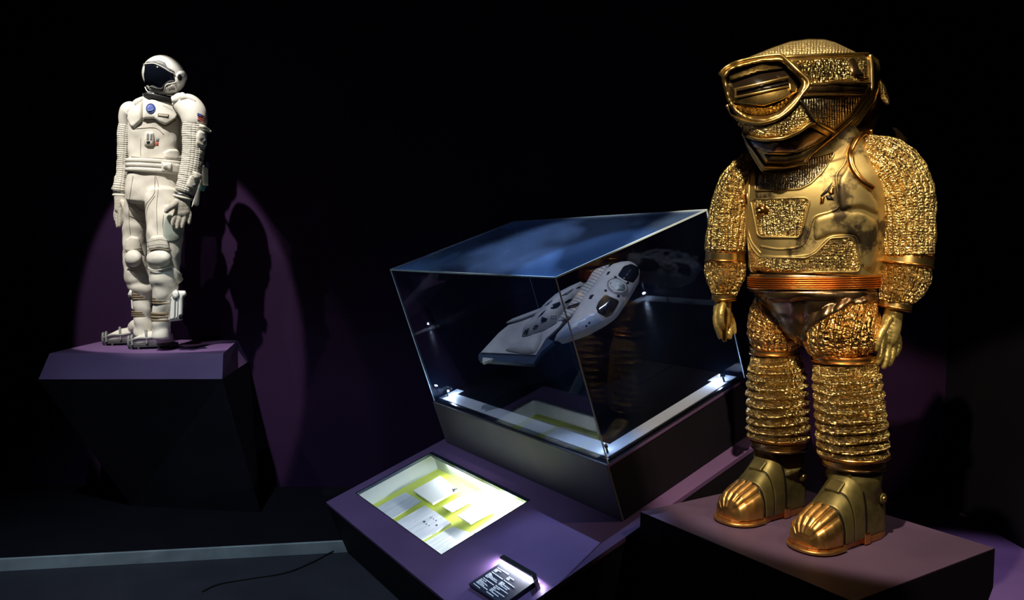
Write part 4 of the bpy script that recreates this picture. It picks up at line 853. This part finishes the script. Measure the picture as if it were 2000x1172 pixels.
wb('plate_shadow_line', z5([(462, 842), (595, 842), (712, 915), (835, 842)]), .004, TANS, .006)  # dark bead painting in the shade under the chest plate
# buckle plate and red tag on the belly
bp = wp('belly_buckle', z5([(492, 982), (585, 985), (592, 1060), (580, 1140), (480, 1140), (478, 1070)]), .018, PLATE, rad=.15, bev=1.2)
bo_ = o_last[-1]; bpv = [bp.bvh()]
for q in ([(508, 1000), (535, 1000), (530, 1075), (505, 1075)], [(548, 1000), (572, 1003), (566, 1080), (545, 1078)]): wp('buckle_slot', z5(q), .002, GREY, bpv, .1, .6, 1.6, .003, bo_)
wp('buckle_lens', z5(disc(525, 1102, 22, 18, 0, 12)), .003, BLACK, bpv, None, .6, 1.6, .003, bo_)
wp('red_tag', z5([(605, 1100), (642, 1100), (640, 1142), (602, 1140)]), .006, REDM, rad=.1, bev=.8)
wp('grey_tag', z5([(615, 1055), (648, 1055), (645, 1095), (612, 1095)]), .005, GREY, rad=.1, bev=.8)
# suit seams
for s_ in ([(330, 210), (480, 225), (665, 232), (880, 255)],): wb('waist_seam', z6(s_), .003, SEAM, .001)
for s_ in ([(352, 430), (330, 560), (310, 720), (305, 900), (320, 1100)], [(600, 430), (598, 560), (590, 640), (500, 760), (490, 830)], [(330, 690), (400, 800), (480, 840)], [(600, 660), (520, 790), (505, 900)], [(610, 430), (640, 560), (620, 780), (630, 1100)], [(700, 880), (690, 1000), (710, 1110)], [(310, 880), (400, 930), (495, 975)]):
    wb('trouser_seam', z6(s_), .0016, SEAM, .0012)
wb('torso_seam', z5([(375, 945), (600, 935), (700, 1010)]), .002, SEAM, .001)
wb('torso_seam', z6([(440, 0), (436, 120), (440, 200)]), .0016, SEAM, .0012)
# belt: three padded rolls and a buckle strap
for i, y in enumerate((317.5, 326, 335)):
    wt('belt_roll', [(301, y, 49, Yw-.006), (301, y+.01, 49, Yw-.006)] if 0 else [(302, y-4.2, 47.5, Yw-.006), (302, y-2.5, 51, Yw-.006), (302, y+2.5, 51, Yw-.006), (302, y+4.2, 47.5, Yw-.006)], PLATE, .66, 64, 9, None, .02, p=2.5)
beltm = M_(); tube(beltm, [(302, 312, 52, Yw-.006), (302, 340, 52, Yw-.006)], .66, 64, 12, None, .02, p=2.5); blv = [beltm.bvh()]
wp('belt_strap', z6([(675, 270), (895, 300), (892, 410), (860, 412), (680, 375)]), .008, SUIT, blv, .1, 1.2)
wp('belt_buckle', z6([(690, 282), (725, 290), (740, 275), (795, 288), (792, 350), (760, 372), (735, 350), (690, 348)]), .020, SHELLW, blv, .06, .8)
wp('pouch_flap', z6([(690, 165), (760, 125), (850, 125), (890, 240), (880, 270), (700, 245)]), .022, SUIT, None, .2, 3)
# thigh pocket and hip patch
wp('hip_tag', z6([(700, 765), (775, 762), (785, 800), (735, 850), (712, 840)]), .012, SUIT, rad=.1)
wp('thigh_pocket', z6([(720, 900), (760, 850), (800, 880), (920, 1000), (925, 1110), (850, 1190), (700, 1190), (690, 1000)]), .006, cloth('grey_green_pocket', (.40, .45, .40)), rad=.2, bev=3)
# knees
def knee(x, y, rx, ry, Y):
    m = M_(); pillow(m, disc(x, y, rx, ry, 0, 28), Y, .06, rx*.9, .05, 2.5); o = m.build('knee_pad', PLATE, white)
    return o
kl = knee(260.5, 505, 17.5, 17, Yw-.02); kr = knee(310, 505, 24.5, 19, Yw-.17)
wp('knee_band', z7([(208, 130), (250, 95), (320, 105), (350, 215), (300, 222), (202, 235)]), .014, SUIT, rad=.2, bev=2)
wp('knee_band', z7([(408, 150), (440, 95), (530, 92), (575, 130), (595, 215), (500, 205), (415, 222)]), .014, SUIT, rad=.2, bev=2)
for s_ in ([(204, 236), (270, 216), (348, 224)], [(412, 224), (490, 206), (590, 218)], [(220, 372), (280, 388), (345, 372)], [(418, 372), (480, 395), (600, 362)], [(410, 150), (500, 128), (575, 140)], [(412, 190), (500, 168), (585, 180)]): wb('knee_piping', z7(s_), .0032, SUIT if s_[0][1] > 300 else SEAM, .012)
wp('knee_side_strap', z7([(600, 360), (640, 380), (695, 430), (700, 490), (660, 520), (620, 450)]), .016, SUIT, rad=.3, bev=2)
# gathered shin cloth and tan straps
def strap(cx, y0, y1, hw, Y, tilt=0, n=3):
    for i in range(n):
        y = y0+(y1-y0)*(i+.5)/n; h_ = (y1-y0)/n*.42
        wt('shin_strap', [(cx, y-h_, hw*.96, Y), (cx, y-h_*.5, hw*1.03, Y), (cx, y+h_*.5, hw*1.03, Y), (cx, y+h_, hw*.96, Y)], TANS, 1., 36, 7, None, .02)
strap(273.5, 572, 585, 19, Yw+.08); strap(276, 607, 618, 17, Yw+.08); strap(318.5, 580, 594, 19, Yw-.09); strap(314.5, 609, 628, 17.5, Yw-.09)
# calf device with round dial
dev = M_(); pillow(dev, z7([(600, 640), (640, 575), (730, 575), (745, 610), (715, 640), (708, 835), (590, 850), (580, 835)]), Yw-.15, .03, 5, .09, 3, None, .1); dv_ = dev.build('calf_device', SHELLW, white); dvv = [dev.bvh()]
wp('device_dial', z7(disc(648, 608, 28, 34, 0, 18)), .012, SHELLW, dvv, None, 1, 2, .006, dv_); wb('dial_rim', z7(disc(648, 608, 28, 34, 0, 18)), .0025, GREY, .011, dvv, True, par=dv_)
for q in ([(605, 650), (640, 645), (635, 820), (592, 828)], [(645, 645), (668, 645), (662, 815), (640, 820)]): wb('device_frame', z7(q), .0022, GREY, .003, dvv, True, False, dv_)
wp('device_lens', z7(disc(690, 805, 20, 24, 0, 14)), .008, BLACK, dvv, None, 1, 2, .006, dv_)
m = M_(); pillow(m, z7([(222, 610), (240, 570), (262, 560), (268, 700), (275, 745), (255, 735), (250, 630), (235, 640)]), Yw+.02, .02, 4, .06, 3, None, .1); m.build('calf_device', SHELLW, white)
# boots
WX = np.array([-.93, -.37, 0]); WX /= np.linalg.norm(WX); WY = np.array([-WX[1], WX[0], 0])
def wloc(o, p): return np.array(o)+WX*p[0]+WY*p[1]+BZ*p[2]
def wboot(o, shaft, k=1.):
    m = M_()
    tube(m, [(*wloc(o, (.01, 0, .06)), .042, 1), (*wloc(o, (.05, 0, .068)), .052, 1), (*wloc(o, (.13, 0, .068)), .052, .95), (*wloc(o, (.19, 0, .055)), .048, .8), (*wloc(o, (.235, 0, .046)), .036, .72)], seg=32, rings=30, px=False, cap=.5, up=BZ)
    tube(m, [(*wloc(o, (.05, 0, .05)), .047), (*wloc(o, (.058, 0, .12)), .053), (*shaft, .058)], seg=32, rings=16, px=False, cap=.3, up=WX, disp=fold(.004, .08, 3))
    b = m.build('boot', SUIT, white, remesh=.005); bv = [m.bvh()]
    pts = [(-.045, .0), (-.035, .03), (.0, .046), (.08, .046), (.15, .052), (.21, .050), (.255, .034), (.272, 0)]
    out = pts+[(x, -y) for x, y in pts[-2:0:-1]]
    so = M_().prism([wloc(o, (x, y, .014)) for x, y in out], BZ*.022).build('sole', DARKG, b, False, .003)
    for x, y in out:
        if y < .051: m = M_(); m.box(wloc(o, (x*.96-.006, y*.9-.008, .0005)), WX*.014, WY*.014, BZ*.016); m.build('lug', DARKG, so, False)
    m = M_(); tube(m, [(*wloc(o, (.262, 0, .052)), .022, 1.9), (*wloc(o, (.27, 0, .052)), .02, 1.9)], seg=24, rings=4, px=False, cap=.3, up=BZ, ratio=1.9)
    m.build('toe_bumper', GREY, b)
    for s_ in (-1, 1):
        wire_pts = [wloc(o, (.255, s_*.035, .060)), wloc(o, (.20, s_*.050, .075)), wloc(o, (.14, s_*.054, .075)), wloc(o, (.08, s_*.056, .085)), wloc(o, (.01, s_*.052, .09))]
        m = M_(); wire(m, wire_pts, .0075); m.build('binding_strap', GREY, b)
    m = M_(); wire(m, [wloc(o, (.15, -.055, .04)), wloc(o, (.155, -.040, .105)), wloc(o, (.16, 0, .122)), wloc(o, (.155, .040, .105)), wloc(o, (.15, .055, .04))], .008); m.build('cross_strap', GREY, b)
    m = M_(); wire(m, [wloc(o, (.24, -.045, .03)), wloc(o, (.245, -.03, .085)), wloc(o, (.245, .03, .085)), wloc(o, (.24, .045, .03))], .008); m.build('toe_strap', GREY, b)
    m = M_(); m.box(wloc(o, (.10, -.066, .075)), WX*.035, WY*.012, BZ*.025); m.build('strap_clip', STEEL, b, False, .003)
WL = onZ(283, 672, .95); WR = onZ(335, 679, .95)
wboot(WL, W(281, 640, Yw+.08)); wboot(WR, W(315, 645, Yw-.09))
# arms: smooth shoulder cap, ribbed sleeve
shl_ = wt('shoulder_cap', [(263, 212, 13, Yw+.05), (254, 216, 17, Yw+.06), (248, 228, 15, Yw+.07), (246, 243, 12.5, Yw+.08)], PLATE, 1.1, 40, 24, None, .5)
wt('shoulder_cap', [(358, 205, 20, Yw-.05), (368, 208, 24, Yw-.07), (377, 220, 25, Yw-.09), (380, 234, 23.5, Yw-.1), (381, 242, 22, Yw-.1)], PLATE, 1.05, 48, 24, None, .5); shr = o_last[-1]
shm = M_(); tube(shm, [(358, 205, 20, Yw-.05), (368, 208, 24, Yw-.07), (377, 220, 25, Yw-.09), (380, 234, 23.5, Yw-.1), (381, 242, 22, Yw-.1)], 1.05, 48, 24, None, .5); shv = [shm.bvh()]
fl = lambda n, q, mt, o=.003: wp(n, z5(q), o, mt, shv, None, 0, 1.4, .003, shr)
fl('flag', [(1085, 765), (1160, 795), (1172, 890), (1086, 848)], PLATE)
for i in range(4):
    y = i*.25+.02; a_ = lambda t: (1085+1*t, 765+83*t); b_ = lambda t: (1160+12*t, 795+95*t)
    fl('flag_stripe', [a_(y), b_(y), b_(y+.14), a_(y+.14)], REDM, .005)
fl('flag_canton', [(1085, 765), (1135, 785), (1137, 822), (1085, 800)], NAVY, .007)
slm = wt('sleeve', [(246, 240, 12.5, Yw+.08), (243, 262, 13, Yw+.08), (242, 290, 12, Yw+.08), (240, 320, 11, Yw+.08), (238, 345, 11, Yw+.07), (235, 362, 12.5, Yw+.06), (234, 373, 12.5, Yw+.06)], SLEEVE, 1.1, 48, 70, fold(.004, .1, 1), .1)
slm = wt('sleeve', [(380, 236, 22, Yw-.1), (379, 262, 22, Yw-.1), (378, 290, 20.5, Yw-.1), (375, 318, 20, Yw-.11), (371, 340, 20, Yw-.12), (366, 360, 19, Yw-.13), (360, 376, 17.5, Yw-.14)], SLEEVE, 1.05, 56, 80, fold(.005, .1, 3), .1); slo = o_last[-1]; slv = [slm.bvh()]
wp('pocket_flap', z5([(1100, 890), (1150, 900), (1225, 965), (1222, 992), (1150, 965), (1115, 930)]), .022, SUIT, slv, .1, 1.2, par=slo)
wp('arm_pocket', z5([(1100, 960), (1185, 985), (1190, 1080), (1180, 1150), (1140, 1165), (1070, 1110), (1075, 1020)]), .014, SUIT, slv, .2, 2, par=slo)
wp('arm_pad', z5([(1120, 1060), (1165, 1050), (1175, 1110), (1150, 1135), (1115, 1110)]), .020, GREY, slv, .25, 1.2, par=slo)
wp('pocket_flap', z6([(1030, 370), (1120, 410), (1108, 482), (1050, 455)]), .024, SUIT, slv, .1, 1.2, par=slo)
wp('arm_pocket', z6([(1000, 420), (1050, 460), (1080, 560), (1060, 590), (1000, 580), (960, 540)]), .012, SUIT, slv, .25, 2, par=slo)
wp('arm_pad', z6(disc(1040, 530, 28, 32, .3, 14)), .020, GREY, slv, None, 1.2, par=slo)
m = M_(); pillow(m, z5([(172, 1000), (205, 930), (235, 900), (240, 1090), (215, 1145), (175, 1120)]), Yw+.06, .02, 4, .05, 3, None, .2); m.build('arm_pocket', SUIT, white)
m = M_(); pillow(m, z6([(135, 440), (160, 410), (190, 405), (175, 470), (150, 540), (105, 590), (100, 575), (130, 520)]), Yw+.05, .02, 3, .05, 2.6, None, .2); m.build('arm_pocket', SUIT, white)
def wring(cx, cy, hw, Y, tl, parent=None):
    d = np.array([-.2*tl, 1.]); d /= np.linalg.norm(d); c = np.array([cx, cy])
    m = M_(); tube(m, [(*(c-d*5.5), hw*.97, Y), (*(c-d*4), hw*1.05, Y), (*(c-d*2), hw*1.05, Y), (*(c-d*.5), hw*.98, Y)], 1, 40, 8, None, .02); o = m.build('wrist_ring', STEEL, white)
    m = M_(); tube(m, [(*(c+d*.2), hw*1.0, Y), (*(c+d*1.5), hw*1.09, Y), (*(c+d*3.5), hw*1.09, Y), (*(c+d*5), hw*.99, Y)], 1, 40, 8, None, .02); m.build('wrist_ring_band', SUIT, o)
wring(234, 379, 12, Yw+.06, 0); wring(357.5, 383, 17, Yw-.14, 1.2)
# gloves
def wglove(palm, fingers):
    m = M_()
    for st in palm+fingers: tube(m, st, 1., 16, 24, lambda P, U_, V_, th, t: .0005*np.sin(V_*300), .9)
    return m.build('glove', GLW, white, remesh=.0042)
GLW = cloth('off_white_glove', (.58, .54, .47), 0, .5, .006, 40)
y_ = Yw+.05
wglove([[(234, 383, 10.5, y_, .9), (235, 395, 10.5, y_, .8), (234, 408, 10, y_, .7)]],
       [[(230, 405, 4.2, y_), (228, 422, 3.8, y_), (229, 436, 3.5, y_), (230, 443, 3, y_)], [(235, 408, 4.2, y_-.01), (234, 424, 3.8, y_-.01), (234, 434, 3.4, y_-.01), (233, 441, 3, y_-.01)],
        [(239, 405, 4, y_), (238, 420, 3.6, y_), (238, 430, 3.2, y_), (236, 437, 2.8, y_)], [(228, 404, 3.8, y_+.02), (225, 418, 3.5, y_+.02), (226, 430, 3, y_+.02)],
        [(240, 395, 4.8, y_-.02), (243, 405, 4.4, y_-.03), (244, 415, 3.2, y_-.03)]])
y_ = Yw-.15
wglove([[(356, 388, 15, y_, .8), (355, 400, 15.5, y_, .75), (357, 412, 14.5, y_, .6)]],
       [[(345, 395, 7, y_-.03), (336, 403, 6, y_-.05), (328, 409, 5.4, y_-.05), (325, 413, 4.5, y_-.05)],
        [(347, 410, 5, y_-.01), (342, 422, 4.6, y_-.02), (338, 433, 4.2, y_-.02), (337, 439, 3.4, y_-.02)], [(353, 413, 5, y_), (350, 427, 4.6, y_-.01), (347, 438, 4.1, y_-.01), (346, 445, 3.4, y_-.01)],
        [(361, 412, 4.8, y_), (360, 427, 4.4, y_), (357, 438, 4, y_), (356, 444, 3.2, y_)], [(368, 408, 4.4, y_+.02), (371, 420, 4, y_+.02), (370, 430, 3.6, y_+.02), (369, 436, 3, y_+.02)]])
# shoulder straps and collar
for q, mt, o_ in (([(732, 655), (800, 590), (880, 545), (935, 540), (960, 560), (890, 600), (850, 640), (775, 688), (745, 680)], PLATE, .018), ([(770, 625), (815, 595), (825, 610), (785, 645)], GREY, .022), ([(855, 575), (885, 560), (890, 575), (865, 590)], GREY, .022), ([(900, 560), (1000, 580), (1070, 630), (1050, 630), (980, 600), (890, 620)], SUIT, .018), ([(365, 665), (400, 625), (465, 590), (470, 605), (430, 650), (380, 690)], PLATE, .02), ([(355, 708), (395, 690), (425, 690), (410, 705), (360, 720)], TANS, .02)):
    wp('shoulder_strap', z5(q), o_, mt, [bw[0], shv[0], shl_.bvh()], .15, 2.5, 2.4, .02, None, 6)
wt('neck_ring', [(317, 186, 33, Yw-.0), (317, 187, 35, Yw-.0), (317, 189, 35, Yw-.0), (317, 190.5, 33, Yw-.0)], STEEL, .62, 48, 8, None, .05, up=(0, 0, 1) if 0 else None)
wt('neck_seal', [(316, 190, 33, Yw-.02), (315, 197, 31, Yw-.02)], BLACK, .7, 48, 6, None, .05)
# helmet
hc_ = W(321, 147, Yw-.03); hr = .128
hm = M_(); nn = 48
FD = np.array([-.80, -.60, -.02]); FD /= np.linalg.norm(FD); SD = np.cross(FD, BZ); SD /= np.linalg.norm(SD); UD = np.cross(SD, FD)
def hpt(a, b, r=1.):                                # a: azimuth from the front, b: elevation
    x, y, z = math.cos(b)*math.cos(a), math.cos(b)*math.sin(a), math.sin(b)
    zz = z*(1.0 if z > 0 else .98)
    return hc_+(FD*x*1.06+SD*y*.97+UD*zz*1.0)*hr*r
vs = [hpt(2*math.pi*j/nn, -math.pi/2+math.pi*i/24) for i in range(1, 24) for j in range(nn)]
fs = [(i*nn+j, i*nn+(j+1) % nn, (i+1)*nn+(j+1) % nn, (i+1)*nn+j) for i in range(22) for j in range(nn)]
vs += [hpt(0, -math.pi/2), hpt(0, math.pi/2)]; q_ = len(vs)-2
fs += [((j+1) % nn, j, q_) for j in range(nn)]+[(22*nn+j, 22*nn+(j+1) % nn, q_+1) for j in range(nn)]
hm.add(vs, fs); whel = hm.build('helmet', SHELLW, white); hv = [hm.bvh()]
wp('visor', z5([(492, 445), (474, 330), (484, 228), (504, 210), (580, 208), (690, 245), (820, 328), (832, 400), (735, 425), (712, 455), (688, 505), (528, 508)]), .006, VISOR, hv, .08, 3, 2.4, .006, whel, 2)
wb('visor_rim', z5([(480, 214), (560, 204), (600, 206), (695, 245), (760, 290), (828, 325), (838, 405), (735, 432), (715, 458), (692, 512), (600, 516), (525, 514), (492, 460)]), .0035, SHELLW, .006, hv, par=whel)
wp('brow_guard', z5([(490, 200), (530, 178), (650, 165), (715, 190), (740, 240), (820, 285), (826, 320), (765, 285), (700, 238), (590, 200), (485, 215)]), .012, GREY, hv, .12, 1.2, 2.2, .008, whel)
ear = wp('ear_boss', z5([(835, 330), (880, 285), (930, 280), (965, 330), (960, 380), (900, 440), (855, 470), (828, 420)]), .014, SHELLW, hv, .3, 3, 2.4, .015, whel); eo_ = o_last[-1]
wp('ear_lens', z5(disc(884, 358, 26, 40, -.15, 16)), .005, BLACK, [ear.bvh()], None, 1, 2, .006, eo_)
wp('chin_guard', z5([(535, 516), (690, 515), (720, 458), (820, 415), (850, 470), (860, 520), (700, 538), (560, 536)]), .014, SHELLW, hv, .12, 1.5, 2.4, .012, whel)
wp('chin_vent', z5([(740, 475), (820, 450), (828, 490), (745, 500)]), .020, GREY, hv, .1, 1, 2, .008, whel)
wp('chin_mark', z5([(765, 455), (815, 438), (818, 450), (770, 468)]), .020, REDM, hv, .1, 1, 2, .008, whel)
# life-support canister on the hip behind the arm
m = M_(); tube(m, [(401, 328, 5, Yw+.02), (401, 362, 5.5, Yw+.02)], seg=20, rings=4, cap=.2); m.build('canister', SHELLW, white); 
m = M_(); tube(m, [(406, 318, 2.6, Yw+.02), (405, 328, 3, Yw+.02)], seg=14, rings=4, cap=.5); m.build('canister_valve', NAVY, white)
m = M_(); tube(m, [(397, 364, 4.6, Yw+.02), (395, 372, 4.4, Yw+.02)], seg=16, rings=4, cap=.4); m.build('canister_cap', TEAL, white)
m = M_(); pillow(m, z6([(1150, 310), (1170, 310), (1165, 420), (1120, 600), (1105, 760), (1085, 778), (1040, 770), (1020, 790), (1030, 740), (1080, 600)]), Yw+.05, .02, 4, .12, 3, None, .1); m.build('life_support_pack', SHELLW, white)
m = M_(); pillow(m, [(262, 200), (375, 200), (385, 260), (382, 330), (350, 345), (270, 340)], Yw+.26, .04, 12, .06, 6, None, .2); m.build('backpack', SUIT, white)
